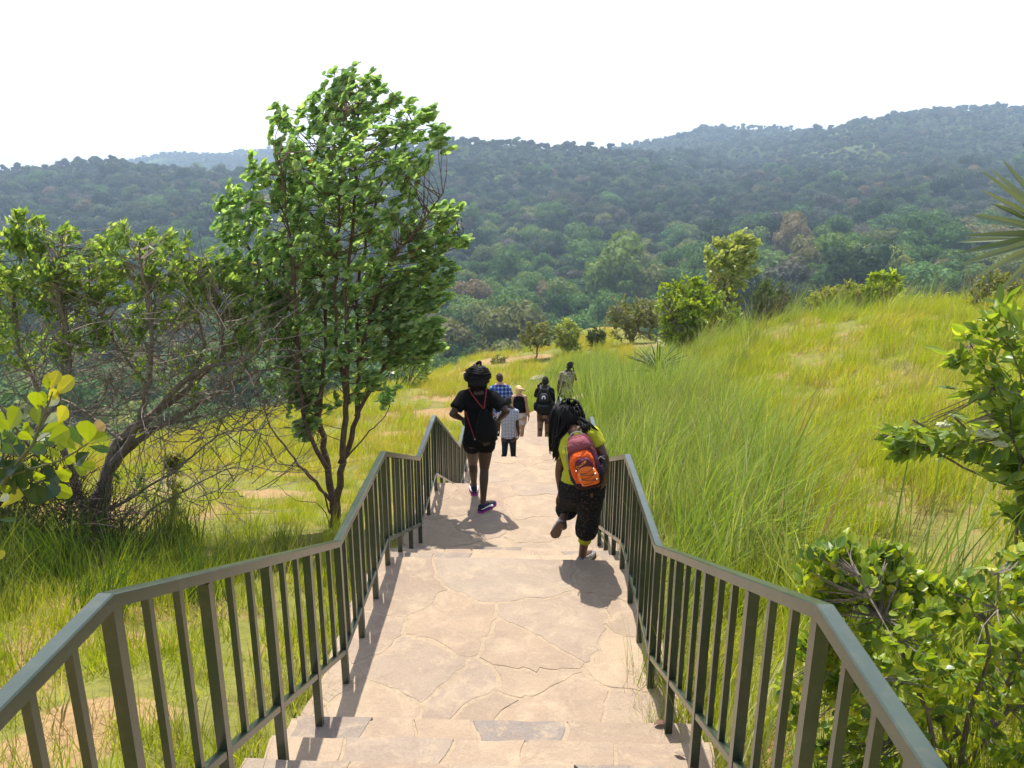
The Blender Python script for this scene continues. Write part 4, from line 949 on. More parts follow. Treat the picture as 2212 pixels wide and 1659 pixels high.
# palm
def palm():
    Yp = 4.4; hub = W(2290, 508, Yp); bx = W(2330, 900, Yp); g = gz(bx.x, bx.y)
    root = thing('fan_palm', 'fan palm with stiff pointed fronds reaching in at the right edge', 'palm', (bx.x, bx.y, g))
    pm = leaf_mat('palm_frond', [(0, (.11, .15, .085)), (.5, (.17, .21, .12)), (1, (.25, .28, .18))], .2, .25, (1.1, 1.15, .6), spec=.6)
    dm = simple_mat('dry_frond', (.20, .165, .08), .6, .4, 20)
    tips = [(2120, 360), (2137, 354), (2118, 401), (2140, 431), (2096, 454), (2106, 460), (2079, 503), (2069, 516), (2069, 540), (2071, 565), (2107, 592), (2165, 335), (2210, 300), (2270, 290), (2340, 300), (2400, 340), (2440, 400), (2460, 470), (2440, 560), (2400, 620), (2150, 630)]
    def blade(mb, a, b, w, droop=.0):
        a, b = Vector(a), Vector(b); d = b - a; s = d.cross(Vector((0, -1, .5))).normalized(); k = s.cross(d).normalized(); R_ = []
        for i in range(8):
            t = i / 7; ww = w * (1 - t) ** .6 * min(1, .5 + t * 1.4) * .5 + .0008; c = a + d * t - Vector((0, 0, droop * t * t)); R_.append((c + s * ww + k * ww * .45, c, c - s * ww + k * ww * .45))
        bI = len(mb.v)
        for q in R_: mb.v += [tuple(x) for x in q]
        for i in range(7):
            mb.f += [(bI + 3 * i, bI + 3 * i + 1, bI + 3 * i + 4, bI + 3 * i + 3), (bI + 3 * i + 1, bI + 3 * i + 2, bI + 3 * i + 5, bI + 3 * i + 4)]; mb.m += [0, 0]
    mb = MB()
    for i, (u, v) in enumerate(tips): blade(mb, hub, W(u, v, Yp + random.uniform(-.25, .25)), .062, .02)
    crown = Vector((bx.x, bx.y, g + 1.1))
    f1 = under(mb.build('frond', pm), root)
    for j, (u, v, dry) in enumerate([(2280, 860, True), (2420, 640, False), (2480, 800, False), (2290, 900, True)]):
        mb = MB(); h = W(u, v, Yp - .3 + .2 * j)
        for i in range(11):
            a = math.radians(120 + i * 15) if dry else math.radians(-60 + i * 24); l = random.uniform(.42, .58)
            blade(mb, h, h + Vector((math.cos(a) * l, random.uniform(-.15, .15), math.sin(a) * l * (.35 if dry else 1))), .05, .06)
        mb.tube([crown, crown.lerp(h, .5) + Vector((0, 0, .08)), h], .014, 6); under(mb.build('frond', dm if dry else pm), root)
    mb = MB(); mb.tube([crown, crown.lerp(hub, .5) + Vector((.05, 0, .1)), hub], [.02, .015, .012], 6); under(mb.build('petiole', pm), root)
    mb = MB(); pts = [Vector((bx.x, bx.y, g - .1)).lerp(crown, i / 12) for i in range(13)]
    mb.tube(pts, [.11 + .015 * (i % 2) for i in range(13)], 10); under(mb.build('trunk', B_grey), root)
palm()

# bushes and saplings on the slope
shrub('bush', 'rounded bright green bush at the bend of the path', 'bush', 29, (1505, 760), [(1425, 655), (1438, 625), (1452, 607), (1478, 612), (1500, 598), (1525, 620), (1562, 636), (1575, 665), (1598, 682), (1592, 705), (1606, 728), (1570, 758), (1480, 752), (1440, 735), (1446, 700), (1424, 690)], 620, L_green, .17, .085, OVAL, 71, nst=14, r0=.05)
tree('small_tree', 'slender pale-leaved tree leaning in the wind behind the rounded green bush', 'tree', 33, (1570, 720), [([(1570, 720), (1568, 660), (1565, 600), (1585, 550), (1605, 520)], .08, .02, 0), ([(1568, 660), (1550, 610), (1540, 570)], .05, .015, .5)],
     [([(1520, 575), (1532, 530), (1570, 522), (1605, 510), (1628, 516), (1618, 556), (1628, 600), (1598, 625), (1545, 622)], 210, .95)], L_pale, B_grey, 72, .24, .14, 8)
shrub('bush', 'dusky olive bush under the slender pale-leaved tree', 'bush', 32, (1560, 735), [(1512, 620), (1545, 596), (1592, 605), (1600, 650), (1560, 690), (1520, 670)], 130, L_olive, .16, .07, OVAL, 73, r0=.04)
shrub('bush', 'feathery grey-green bush rising from the meadow right of the path bend', 'bush', 27, (1660, 720), [(1618, 640), (1650, 600), (1690, 610), (1712, 640), (1690, 700), (1640, 700)], 200, leaf_mat('feathery_leaves', [(0, (.06, .10, .035)), (1, (.14, .18, .06))], .4), .16, .035, LANC, 74, r0=.03, wind=(.3, 0, .6))
shrub('bush', 'twiggy pale olive bush at the brow of the slope over the heads of the walkers', 'bush', 35, (1365, 715), [(1308, 690), (1330, 655), (1395, 642), (1432, 660), (1425, 705), (1320, 708)], 180, L_olive, .17, .06, OVAL, 75, r0=.04)
shrub('bush', 'dark green dome-shaped bush on the skyline of the right meadow', 'bush', 27.5, (1905, 655), [(1862, 628), (1880, 594), (1905, 590), (1932, 583), (1948, 612), (1945, 648), (1870, 652)], 200, L_green, .15, .07, OVAL, 76, r0=.04)
shrub('bush', 'low yellowish bush beside the dark dome-shaped bush', 'bush', 28, (1815, 660), [(1735, 655), (1770, 628), (1815, 612), (1850, 616), (1874, 632), (1860, 660), (1760, 664)], 190, L_yellow, .17, .07, OVAL, 77, r0=.035)
shrub('bush', 'large olive bush at the right end of the meadow skyline', 'bush', 21, (2150, 680), [(2095, 650), (2120, 600), (2170, 588), (2215, 610), (2240, 660), (2110, 680)], 200, L_olive, .13, .05, OVAL, 78, r0=.035)
shrub('bush', 'low yellow-green bush near the dark dome-shaped bush, on its right', 'bush', 26, (1985, 660), [(1940, 658), (1975, 642), (2030, 640), (2070, 658), (1960, 668)], 90, L_yellow, .14, .06, OVAL, 79, r0=.03)
tree('sapling', 'small flat-topped sapling with a thin dark trunk on the grass brow', 'sapling', 33, (1157, 780), [([(1157, 780), (1160, 755), (1152, 730), (1140, 715)], .045, .015, 0), ([(1160, 755), (1175, 725), (1185, 715)], .025, .01, .3)], [([(1118, 738), (1138, 708), (1175, 700), (1198, 722), (1180, 752), (1130, 752)], 90, .9)], L_olive, B_dark, 81, .17, .08, 7)
shrub('sapling', 'pale bushy sapling beside the flat-topped sapling', 'sapling', 33.5, (1228, 768), [(1198, 700), (1228, 688), (1256, 712), (1248, 752), (1212, 752)], 110, L_pale, .16, .06, OVAL, 82, r0=.04)
shrub('shrub', 'dark low shrub on the brow just left of the twiggy olive bush', 'shrub', 34, (1288, 742), [(1268, 720), (1290, 706), (1308, 720), (1304, 742), (1272, 744)], 50, leaf_mat('brow_shrub', [(0, (.04, .07, .02)), (1, (.09, .12, .04))], .35), .15, .06, OVAL, 83, r0=.03)
shrub('shrub', 'tiny leafless-looking shrub on the far orange soil of the left slope', 'shrub', 33, (1074, 788), [(1058, 776), (1075, 762), (1094, 772), (1090, 784), (1062, 785)], 26, L_olive, .10, .04, OVAL, 84, r0=.025)
shrub('shrub', 'dark upright shrub standing on the left brow behind the windblown tree', 'shrub', 23, (572, 888), [(564, 868), (572, 846), (582, 868), (582, 886), (562, 886)], 26, leaf_mat('brow_plant', [(0, (.03, .055, .02)), (1, (.07, .10, .03))], .3), .10, .04, OVAL, 85, r0=.03)
shrub('weed', 'tall weed with a yellow-green head on the left slope', 'weed', 8.6, (372, 1120), [(350, 990), (375, 982), (398, 992), (392, 1006), (356, 1006)], 44, L_yellow, .065, .034, OVAL, 86, r0=.008, extra=[([(360, 1006), (392, 1006), (395, 1120), (355, 1120)], 30, .9)])
shrub('bush', 'wide dark bush on the brow just right of the windblown tree crown', 'bush', 27, (880, 800), [(845, 800), (850, 768), (900, 752), (935, 770), (930, 795)], 70, L_bush, .14, .06, OVAL, 87, r0=.03)
# spiky plant half hidden in the tall grass
def spiky(u, v, Y):
    p = W(u, v, Y); g = gz(p.x, p.y); root = thing('spiky_plant', 'dark spiky rosette plant half hidden in the tall grass', 'plant', (p.x, p.y, g)); P, D, Nn, L, Wd = [], [], [], [], []
    for i in range(46):
        a = random.uniform(0, 6.28); e = random.uniform(.1, 1.4); P.append((p.x, p.y, g + .75)); D.append((math.cos(a) * math.cos(e), math.sin(a) * math.cos(e), math.sin(e))); Nn.append((-math.cos(a) * .5, -math.sin(a) * .5, 1)); L.append(random.uniform(.6, 1.0)); Wd.append(.06)
    under(leaf_mesh('leaves', P, D, Nn, L, Wd, leaf_mat('spiky_leaves', [(0, (.035, .06, .025)), (1, (.09, .12, .05))], .25), None, shape=LANC, curl=.25), root)
    mb = MB(); mb.tube([(p.x, p.y, g - .1), (p.x, p.y, g + .8)], [.10, .08], 8); under(mb.build('stem', B_dark), root)
spiky(1420, 815, 19.5)
# rocks
R_stone = simple_mat('pale_rock', (.24, .21, .17), .9, .3, 6, .8, 30)
def rock(label, x, y, r, sq=(1, .8, .6), seed=0, name='rock', m=None):
    bm = bmesh.new(); bmesh.ops.create_icosphere(bm, subdivisions=3, radius=1)
    for v in bm.verts:
        d = v.co.normalized(); k = 1 + .32 * noise.noise(d * 1.3 + Vector((seed, 0, 0))) + .13 * noise.noise(d * 3.5 + Vector((0, seed, 0)))
        v.co = Vector((d.x * sq[0], d.y * sq[1], d.z * sq[2])) * r * k
    me = bpy.data.meshes.new(name); bm.to_mesh(me); bm.free(); me.materials.append(m or R_stone); o = bpy.data.objects.new(name, me); C.objects.link(o)
    o.location = (x, y, gz(x, y) + r * sq[2] * .35); o.rotation_euler.z = seed; return tag(o, label, 'rock')
p = W(1162, 800, 27); rock('flat pale rock lying in the grass beyond the walkers', p.x, p.y, .30, (1.2, .8, .45), 1)
p = W(1345, 812, 17); rock('pale boulder in the tall grass right of the man in camouflage', p.x, p.y, .42, (1, .8, .9), 2)
p = W(1338, 850, 15.5); rock('small pale stone below the boulder in the tall grass', p.x, p.y, .25, (1, .8, .7), 5)
rock('squat grey stone in the dry grass of the right meadow', 4.6, 9.6, .18, (1.2, .9, .6), 3)
# litter on the steps
q = WZ(1195, 1628, -2.525); o = rock('small white stone chip lying on the second step up', q.x, q.y, .022, (1.25, .8, .5), 4, 'stone_chip', simple_mat('white_chip', (.6, .55, .45), .8)); o.location.z = floor_z(q.y) + .012; o['category'] = 'stone'
q = WZ(1272, 1477, -3.02)
def dead_leaf(x, y, z, L, a, label):
    r_ = leaf_mesh('dead_leaf', [(x, y, z)], [(math.cos(a), math.sin(a), .25)], [(0, .2, 1)], [L], [L * .45], M_dead, None, shape=LANC, curl=.5, fold=.5); tag(r_, label, 'leaf')
M_dead = leaf_mat('dead_leaf', [(0, (.11, .05, .03)), (1, (.22, .11, .06))], .15)
for i, (u, v, L, a, lb) in enumerate([(1412, 1572, .085, .4, 'curled red-brown dead leaf at the right end of the lowest step, the largest'), (1395, 1560, .07, 2.1, 'thin red-brown dead leaf lying against the largest dead leaf'), (1455, 1630, .06, -.5, 'brown dead leaf on the step below the right railing')]):
    q = WZ(u, v, -2.86 if v < 1600 else -2.69); dead_leaf(q.x, q.y, floor_z(q.y) + .012, L, a, lb)
# ------------------------------------------------------------------ people
def frame(d, ref=Vector((0, 0, 1))):
    d = Vector(d).normalized(); a = d.cross(ref)
    if a.length < 1e-3: a = d.cross(Vector((1, 0, 0)))
    a.normalize(); return d, a, a.cross(d)
def cap(mb, a, ra, b, rb, n=12, flat=False, sq=1.0):
    """tapered capsule (flat: with square-cut ends)"""
    a, b = Vector(a), Vector(b); d, x, y = frame(b - a); R = []
    def ring(c, r): R.append([c + (x * math.cos(2 * math.pi * k / n) + y * math.sin(2 * math.pi * k / n) * sq) * r for k in range(n)])
    if not flat:
        for t in (-80, -50, -25): ring(a + d * ra * math.sin(math.radians(t)), ra * math.cos(math.radians(t)))
    for t in (0, .33, .67, 1): ring(a.lerp(b, t), ra + (rb - ra) * t)
    if not flat:
        for t in (25, 50, 80): ring(b + d * rb * math.sin(math.radians(t)), rb * math.cos(math.radians(t)))
    mb.loft(R)
def rings(mb, L, yaw, n=18):
    """loft through (centre, half width, half depth)"""
    rx = Vector((math.cos(yaw), math.sin(yaw), 0)); ry = Vector((-math.sin(yaw), math.cos(yaw), 0)); R = []
    for c, a, b in L: R.append([Vector(c) + rx * (a * math.copysign(abs(math.cos(2 * math.pi * k / n)) ** .85, math.cos(2 * math.pi * k / n))) + ry * (b * math.copysign(abs(math.sin(2 * math.pi * k / n)) ** .85, math.sin(2 * math.pi * k / n))) for k in range(n)])
    if R[0][0].z > R[-1][0].z: R.reverse()
    mb.loft(R)
def flesh(name, mb, m, vox, root, it=3):
    """fuse overlapping shapes into one continuous skin"""
    me = bpy.data.meshes.new('t'); me.from_pydata(mb.v, [], mb.f); me.update()
    bm = bmesh.new(); bm.from_mesh(me); bmesh.ops.recalc_face_normals(bm, faces=bm.faces); bm.to_mesh(me); bm.free()
    o = bpy.data.objects.new('t', me); C.objects.link(o)
    r = o.modifiers.new('r', 'REMESH'); r.mode = 'VOXEL'; r.voxel_size = vox
    sm = o.modifiers.new('s', 'SMOOTH'); sm.factor = .5; sm.iterations = it
    dg = bpy.context.evaluated_depsgraph_get(); dg.update()
    out = bpy.data.meshes.new_from_object(o.evaluated_get(dg)); out.name = name
    bpy.data.objects.remove(o); out.materials.clear(); out.materials.append(m)
    out.polygons.foreach_set('use_smooth', np.ones(len(out.polygons), dtype=bool))
    q = bpy.data.objects.new(name, out); C.objects.link(q); return under(q, root)
def hand(mb, wrist, tip, pal, s, thumb, curl=.35):
    """palm, four fingers of unequal length with a bend, thumb from the side of the palm"""
    wrist, tip = Vector(wrist), Vector(tip); d = (tip - wrist).normalized(); pal = Vector(pal); side = d.cross(pal).normalized(); pal = side.cross(d).normalized()
    k = wrist + d * .085 * s
    for i in range(4): cap(mb, wrist + side * (i - 1.5) * .010 * s, .013 * s, k + side * (i - 1.5) * .019 * s, .011 * s, 8)
    for i, l in enumerate((.066, .078, .074, .058)):
        a = k + side * (i - 1.5) * .020 * s; d1 = (d + pal * curl * .6 + side * (i - 1.5) * .06).normalized(); b = a + d1 * l * .55 * s; d2 = (d + pal * curl * 1.8).normalized()
        cap(mb, a, .0095 * s, b, .0085 * s, 8); cap(mb, b, .0085 * s, b + d2 * l * .5 * s, .0068 * s, 8)
    t0 = wrist + d * .03 * s + side * thumb * .026 * s; t1 = t0 + (d * .7 + side * thumb * .75 + pal * .3).normalized() * .04 * s
    cap(mb, t0, .013 * s, t1, .0105 * s, 8); cap(mb, t1, .0105 * s, t1 + (d + side * thumb * .25 + pal * .4).normalized() * .032 * s, .008 * s, 8)
def skin_mat(name, c):
    m, t, out = mat(name); n = N(t); nz = n.noise(n.pos(), 14, 4)
    p = n.bsdf(n.ramp(nz.outputs[0], [(.3, tuple(x * .85 for x in c)), (.7, tuple(x * 1.15 for x in c))]), .5, n.bump(n.noise(n.pos(), 240, 2).outputs[0], .1, .002), .4)
    n.l(p.outputs[0], out.inputs[0]); return m
def cloth(name, fn, rough=.9, wr=.5, trans=0.0):
    m, t, out = mat(name); n = N(t); col = fn(n) if callable(fn) else None
    w1 = n.noise(n.pos(), 9, 3, .6, 1.2); w2 = n.noise(n.pos(), 28, 2)
    h = n.math('ADD', w1.outputs[0], n.math('MULTIPLY', w2.outputs[0], .25))
    p = n.bsdf(col if col is not None else fn, rough, n.bump(h, wr, .05), .15); p.inputs['Sheen Weight'].default_value = .0
    n.l(p.outputs[0], out.inputs[0]); return m
K_dark = skin_mat('dark_skin', (.058, .027, .016)); K_mid = skin_mat('brown_skin', (.11, .052, .030)); K_deep = skin_mat('deep_brown_skin', (.035, .018, .012)); K_light = skin_mat('fair_skin', (.50, .29, .20))
C_black = cloth('black_cloth', (.0022, .0022, .0026)); C_black2 = cloth('black_nylon', (.003, .003, .0035), .8, .8)
H_black = simple_mat('black_hair', (.0045, .004, .004), .6, .3, 30, .5, 90, .2)
H_short = simple_mat('short_black_hair', (.012, .010, .009), .9, .3, 60, .6, 200)
def person(label, J, s, skin, yaw=0.0, vox=.009, hands=('rest', 'rest'), shoes=None, female=False, foot_len=.235, face=True):
    """one continuous body from joints; J: head neck chest waist pelvis sL sR eL eR wL wR hL hR kL kR aL aR tL tR, hand tips fL fR"""
    J = {k: Vector(v) for k, v in J.items()}
    g = min(J['aL'].z, J['aR'].z) - .09 * s
    root = thing('person', label, 'person', (J['pelvis'].x, J['pelvis'].y, g)); mb = MB()
    f = Vector((-math.sin(yaw), math.cos(yaw), 0)); r = Vector((math.cos(yaw), math.sin(yaw), 0)); up = (J['head'] - J['neck']).normalized(); fh = (f - up * f.dot(up)).normalized()
    Mh = Matrix((r, fh, up)).transposed()
    def hp_(x, y, z): return J['head'] + Mh @ Vector((x, y, z)) * s
    mb.ell(J['head'] + up * .012 * s, (.074 * s, .094 * s, .108 * s), M=Mh); mb.ell(hp_(0, .03, -.055), (.056 * s, .062 * s, .060 * s), M=Mh)
    cap(mb, hp_(0, .088, .01), .010 * s, hp_(0, .106, -.028), .015 * s, 8)          # nose
    cap(mb, hp_(-.02, .085, -.062), .009 * s, hp_(.02, .085, -.062), .009 * s, 8)   # mouth
    cap(mb, hp_(-.045, .082, .028), .010 * s, hp_(.045, .082, .028), .010 * s, 8)   # brow
    for sx in (-1, 1): mb.ell(hp_(sx * .078, -.004, -.012), (.010 * s, .020 * s, .032 * s), M=Mh)
    cap(mb, J['neck'] - up * .03 * s, .056 * s, J['head'] - up * .06 * s, .050 * s)
    sw = (J['sR'] - J['sL']).length / 2
    ct = (J['sL'] + J['sR']) / 2
    rings(mb, [(J['pelvis'] - Vector((0, 0, .06 * s)), .150 * s, .10 * s), (J['pelvis'] + Vector((0, 0, .03 * s)), (.172 if female else .160) * s, .118 * s), (J['waist'], (.128 if female else .140) * s, .092 * s), (J['chest'], (.150 if female else .165) * s, .108 * s), (ct + Vector((0, 0, -.01)), sw * .86, .082 * s), (ct + Vector((0, 0, .045 * s)), sw * .45, .058 * s)], yaw)
    cap(mb, J['sL'], .052 * s, J['neck'], .060 * s); cap(mb, J['sR'], .052 * s, J['neck'], .060 * s)
    for a in 'LR':
        S_, E, Wr = J['s' + a], J['e' + a], J['w' + a]
        cap(mb, S_, .056 * s, S_.lerp(E, .45), .048 * s); cap(mb, S_.lerp(E, .45), .048 * s, E, .039 * s); cap(mb, E, .040 * s, E.lerp(Wr, .3), .042 * s); cap(mb, E.lerp(Wr, .3), .042 * s, Wr, .026 * s)
        tip = J['f' + a]; inn = (J['pelvis'] - tip); inn.z = 0; inn = inn if inn.length > .01 else f
        hand(mb, Wr, tip, inn.normalized() * .6 + f * .2, s, 1 if a == 'L' else -1)
        h, kn, an, to = J['h' + a], J['k' + a], J['a' + a], J['t' + a]
        cap(mb, h, .098 * s, h.lerp(kn, .5), .084 * s); cap(mb, h.lerp(kn, .5), .084 * s, kn, .056 * s); mb.ell(h - f * .045 * s - Vector((0, 0, .0)), (.085 * s, .085 * s, .09 * s))
        cd = (an - kn); back = (-f + cd.normalized() * f.dot(cd.normalized())).normalized()
        c1 = kn.lerp(an, .30) + back * .016 * s
        cap(mb, kn, .052 * s, c1, .055 * s); cap(mb, c1, .055 * s, kn.lerp(an, .7), .040 * s); cap(mb, kn.lerp(an, .7), .040 * s, an, .033 * s)
        fd = (to - an).normalized(); hl = an - Vector((fd.x, fd.y, 0)) * .045 * s + Vector((0, 0, -.055 * s)); ball = to - fd * .05 * s
        cap(mb, an, .032 * s, hl, .030 * s, 10); cap(mb, hl, .030 * s, ball, .034 * s, 10); cap(mb, an, .033 * s, ball, .032 * s, 10); cap(mb, ball, .033 * s, to, .024 * s, 10)
    flesh('body', mb, skin, vox, root, 3)
    if face:
        em = simple_mat('eye', (.6, .58, .55), .3)
        for sx in (-1, 1):
            e = MB(); e.ell(hp_(sx * .030, .080, .008), (.012 * s, .012 * s, .012 * s), seg=8); under(e.build('eye', em, smooth=True), root)
    J['_f'], J['_r'], J['_Mh'], J['_s'], J['_yaw'] = f, r, Mh, s, yaw
    return root, J, hp_
def shoe(root, J, a, upper, sole, s, stripe=None, drop=.0):
    an, to = J['a' + a], J['t' + a]; fd = (to - an); fd = Vector((fd.x, fd.y, fd.z + .06 * s)).normalized() ; 
    d, x, y = frame(fd); base = an + Vector((0, 0, -.088 * s)); hl = base - d * .068 * s; L = (to - an).length + .10 * s
    def sec(t, w, z0, z1): c = hl + d * L * t; return [c + x * (w * math.copysign(abs(math.cos(q)) ** .7, math.cos(q))) + Vector((0, 0, 1)) * (z0 + (z1 - z0) * (.5 + .5 * math.copysign(abs(math.sin(q)) ** .7, math.sin(q)))) for q in [2 * math.pi * k / 14 for k in range(14)]]
    m1 = MB(); m1.loft([sec(t, w * s, .012 * s, h * s) for t, w, h in [(0.0, .020, .07), (.03, .034, .095), (.2, .040, .10), (.36, .041, .092), (.6, .047, .068), (.85, .044, .052), (.97, .028, .040), (1, .012, .03)]]); o1 = under(m1.build('shoe', upper, smooth=True), root)
    m2 = MB(); m2.loft([sec(t, w * s, -.006 * s, h * s) for t, w, h in [(-.02, .022, .03), (.04, .039, .030), (.3, .043, .026), (.6, .052, .022), (.88, .048, .022), (1.01, .028, .026), (1.03, .012, .028)]]); q = m2.build('sole', sole); under(q, root)
    if stripe:
        m3 = MB()
        for sx in (-1, 1):
            pts = [hl + d * L * t + x * sx * w * s + Vector((0, 0, z * s)) for t, w, z in [(.0, .022, .055), (.06, .038, .056), (.25, .0425, .056), (.45, .046, .050), (.62, .0475, .034)]]
            m3.tube(pts, [.004, .005, .006, .010, .014], 6)
        under(m3.build('stripe', stripe), root)
def strands(mb, n, start, fall, r, seed, seg=8, k=4):
    rr = random.Random(seed)
    for i in range(n):
        pts = fall(start(rr), rr, seg); mb.tube(pts, [r * (1 - .35 * j / seg) for j in range(len(pts))], k)

P1 = lambda x, y, Y: W((1080 + x / 2.962) * .864, (860 + y / 2.962) * .864, Y)
P3 = lambda x, y, Y: W((1100 + x / 5.183) * .864, (880 + y / 5.183) * .864, Y)
def foot(p, fz, s, fwd, out=0.0, L=.20):
    """ankle moved straight down/up onto a floor; toe point"""
    a = Vector((p[0], p[1], fz + .088 * s)); return a, a + Vector((out, fwd, 0)).normalized() * L * s + Vector((0, 0, -.055 * s))

# --- woman in black with the drawstring bag
def woman_black():
    s = .97; fz = -3.74
    aR, tR = foot(WZ((1080 + 378 / 2.962) * .864, (860 + 1195 / 2.962) * .864, fz + .07), fz, s, 1, .62)
    aL, tL = foot(WZ((1080 + 312 / 2.962) * .864, (860 + 1075 / 2.962) * .864, fz + .05), fz, s, 1, -.12)
    hd = P1(340, 262, 8.22)
    J = dict(head=hd, neck=P1(342, 352, 8.17), chest=P1(345, 452, 8.16), waist=P1(345, 590, 8.17), pelvis=P1(350, 685, 8.17), sL=P1(236, 392, 8.17), sR=P1(452, 398, 8.14), eL=P1(152, 518, 8.05), eR=P1(553, 500, 8.05), wL=P1(222, 555, 8.22), wR=P1(492, 566, 8.24), fL=P1(262, 580, 8.32), fR=P1(440, 596, 8.36),
             hL=P1(302, 712, 8.18), hR=P1(397, 712, 8.16), kL=P1(305, 880, 8.42), kR=P1(388, 925, 8.10), aL=aL, aR=aR, tL=tL, tR=tR)
    root, J, hp_ = person('woman all in black with an updo of braids and hands on her hips', J, s, K_dark, 0, .0075, female=True)
    f = J['_f']
    mb = MB(); ct = (J['sL'] + J['sR']) / 2
    rings(mb, [(P1(351, 700, 8.17), .190, .135), (J['pelvis'], .186, .135), (P1(346, 620, 8.17), .160, .118), (J['chest'] + Vector((0, 0, -.08)), .163, .122), (J['chest'], .170, .126), (ct + Vector((0, 0, .0)), .165, .10), (ct + Vector((0, 0, .045)), .11, .075)], 0)
    cap(mb, J['sL'], .072, J['neck'] + Vector((-.07, 0, -.015)), .062); cap(mb, J['sR'], .072, J['neck'] + Vector((.07, 0, -.015)), .062)
    for a in 'LR':
        S_, E = J['s' + a], J['e' + a]; cap(mb, S_, .082, S_.lerp(E, .35), .078); cap(mb, S_.lerp(E, .2), .078, S_.lerp(E, .72), .080, flat=True)
    flesh('blouse', mb, C_black, .009, root)
    mb = MB(); rings(mb, [(J['hL'].lerp(J['hR'], .5) - Vector((0, 0, .05)), .192, .135), (J['pelvis'] + Vector((0, 0, .04)), .180, .13)], 0)
    for a in 'LR': h, k = J['h' + a], J['k' + a]; cap(mb, h, .116, h.lerp(k, .18), .114); cap(mb, h, .116, h.lerp(k, .27), .116, flat=True)
    flesh('shorts', mb, C_black, .009, root)
    # hair: a crown of wound braids and a mass at the nape
    mb = MB(); mb.ell(hp_(.004, -.02, .062), (.128, .126, .080)); mb.ell(hp_(.03, -.02, .10), (.085, .10, .06)); mb.ell(hp_(0, -.045, -.035), (.112, .100, .120)); rr = random.Random(3)
    for i in range(90):
        a0 = rr.uniform(0, 6.28); tl = rr.uniform(-.9, .9); R_ = rr.uniform(.86, 1.15); pts = []; zc = rr.uniform(.0, .145); sp = rr.uniform(1.6, 3.2)
        for j in range(9):
            a = a0 + sp * j / 8; z = zc + .045 * math.sin(a + tl * 3) + .02 * tl; k = math.sqrt(max(.08, 1 - ((z - .035) / .125) ** 2)) * R_
            pts.append(hp_(.142 * k * math.cos(a), -.02 + .138 * k * math.sin(a), z))
        mb.tube(pts, [.0075] * 7 + [.006, .003], 5)
    for i in range(60):
        a = rr.uniform(3.3, 6.1); x, y = math.cos(a), math.sin(a); pts = [hp_((.128 + .01 * math.sin(j)) * x * (1 - .02 * j), -.03 + .12 * y, .05 - .022 * j) for j in range(8)]; mb.tube(pts, [.009] * 6 + [.007, .004], 5)
    under(mb.build('hair', H_black, smooth=True), root)
    e = MB(); e.ell(hp_(-.088, .0, -.062), (.006, .006, .014), seg=8); under(e.build('earring', simple_mat('earring_metal', (.5, .48, .45), .3, metal=.8)), root)
    up_ = cloth('navy_shoe', (.018, .018, .045), .6, .2); so_ = cloth('magenta_sole', (.32, .035, .26), .6, .1); st_ = cloth('white_stripe', (.75, .72, .75), .6, .1)
    for a in 'LR': shoe(root, J, a, up_, so_, s * 1.02, st_)
    # drawstring bag on her back
    c = P1(400, 600, 7.98); b = thing('drawstring_bag', 'black drawstring bag with red cords on the back of the woman in black', 'bag', c); mb = MB(); R_ = []
    for z, w, dd, dx in [(-.205, .03, .02, .012), (-.20, .09, .045, .012), (-.17, .118, .062, .01), (-.08, .122, .070, .004), (.02, .104, .060, -.004), (.11, .072, .044, -.012), (.17, .034, .026, -.022), (.19, .022, .018, -.026), (.215, .036, .022, -.028)]:
        R_.append([c + Vector((dx + w * math.cos(q) * (1 + .07 * math.sin(5 * q + z * 9)), .02 + dd * math.sin(q) * (1 + .10 * math.sin(7 * q)), z)) for q in [2 * math.pi * k / 28 for k in range(28)]])
    mb.loft(R_); under(mb.build('sack', C_black2, smooth=True), b)
    red = cloth('red_cord', (.30, .03, .035), .6, .1)
    by = 8.17 - .145
    for pts in [[P1(276, 340, 8.10), P1(300, 378, by - .005), P1(340, 430, by - .02), P1(378, 478, 7.97)], [P1(404, 332, 8.10), P1(400, 370, by + .01), P1(393, 420, by - .02), P1(386, 476, 7.97)],
                [P1(250, 500, 8.06), P1(270, 570, by), P1(295, 640, by), P1(316, 704, 8.00)], [P1(446, 500, 8.04), P1(452, 550, by + .03), P1(458, 600, 8.02), P1(462, 640, 8.02)]]:
        mb = MB(); mb.tube(pts, .0052, 6); under(mb.build('cord', red), b)
    mb = MB(); mb.ell(P1(317, 706, 7.99), (.007, .007, .010), seg=8); under(mb.build('cord_end', simple_mat('silver', (.6, .6, .6), .3, metal=.7)), b)
woman_black()

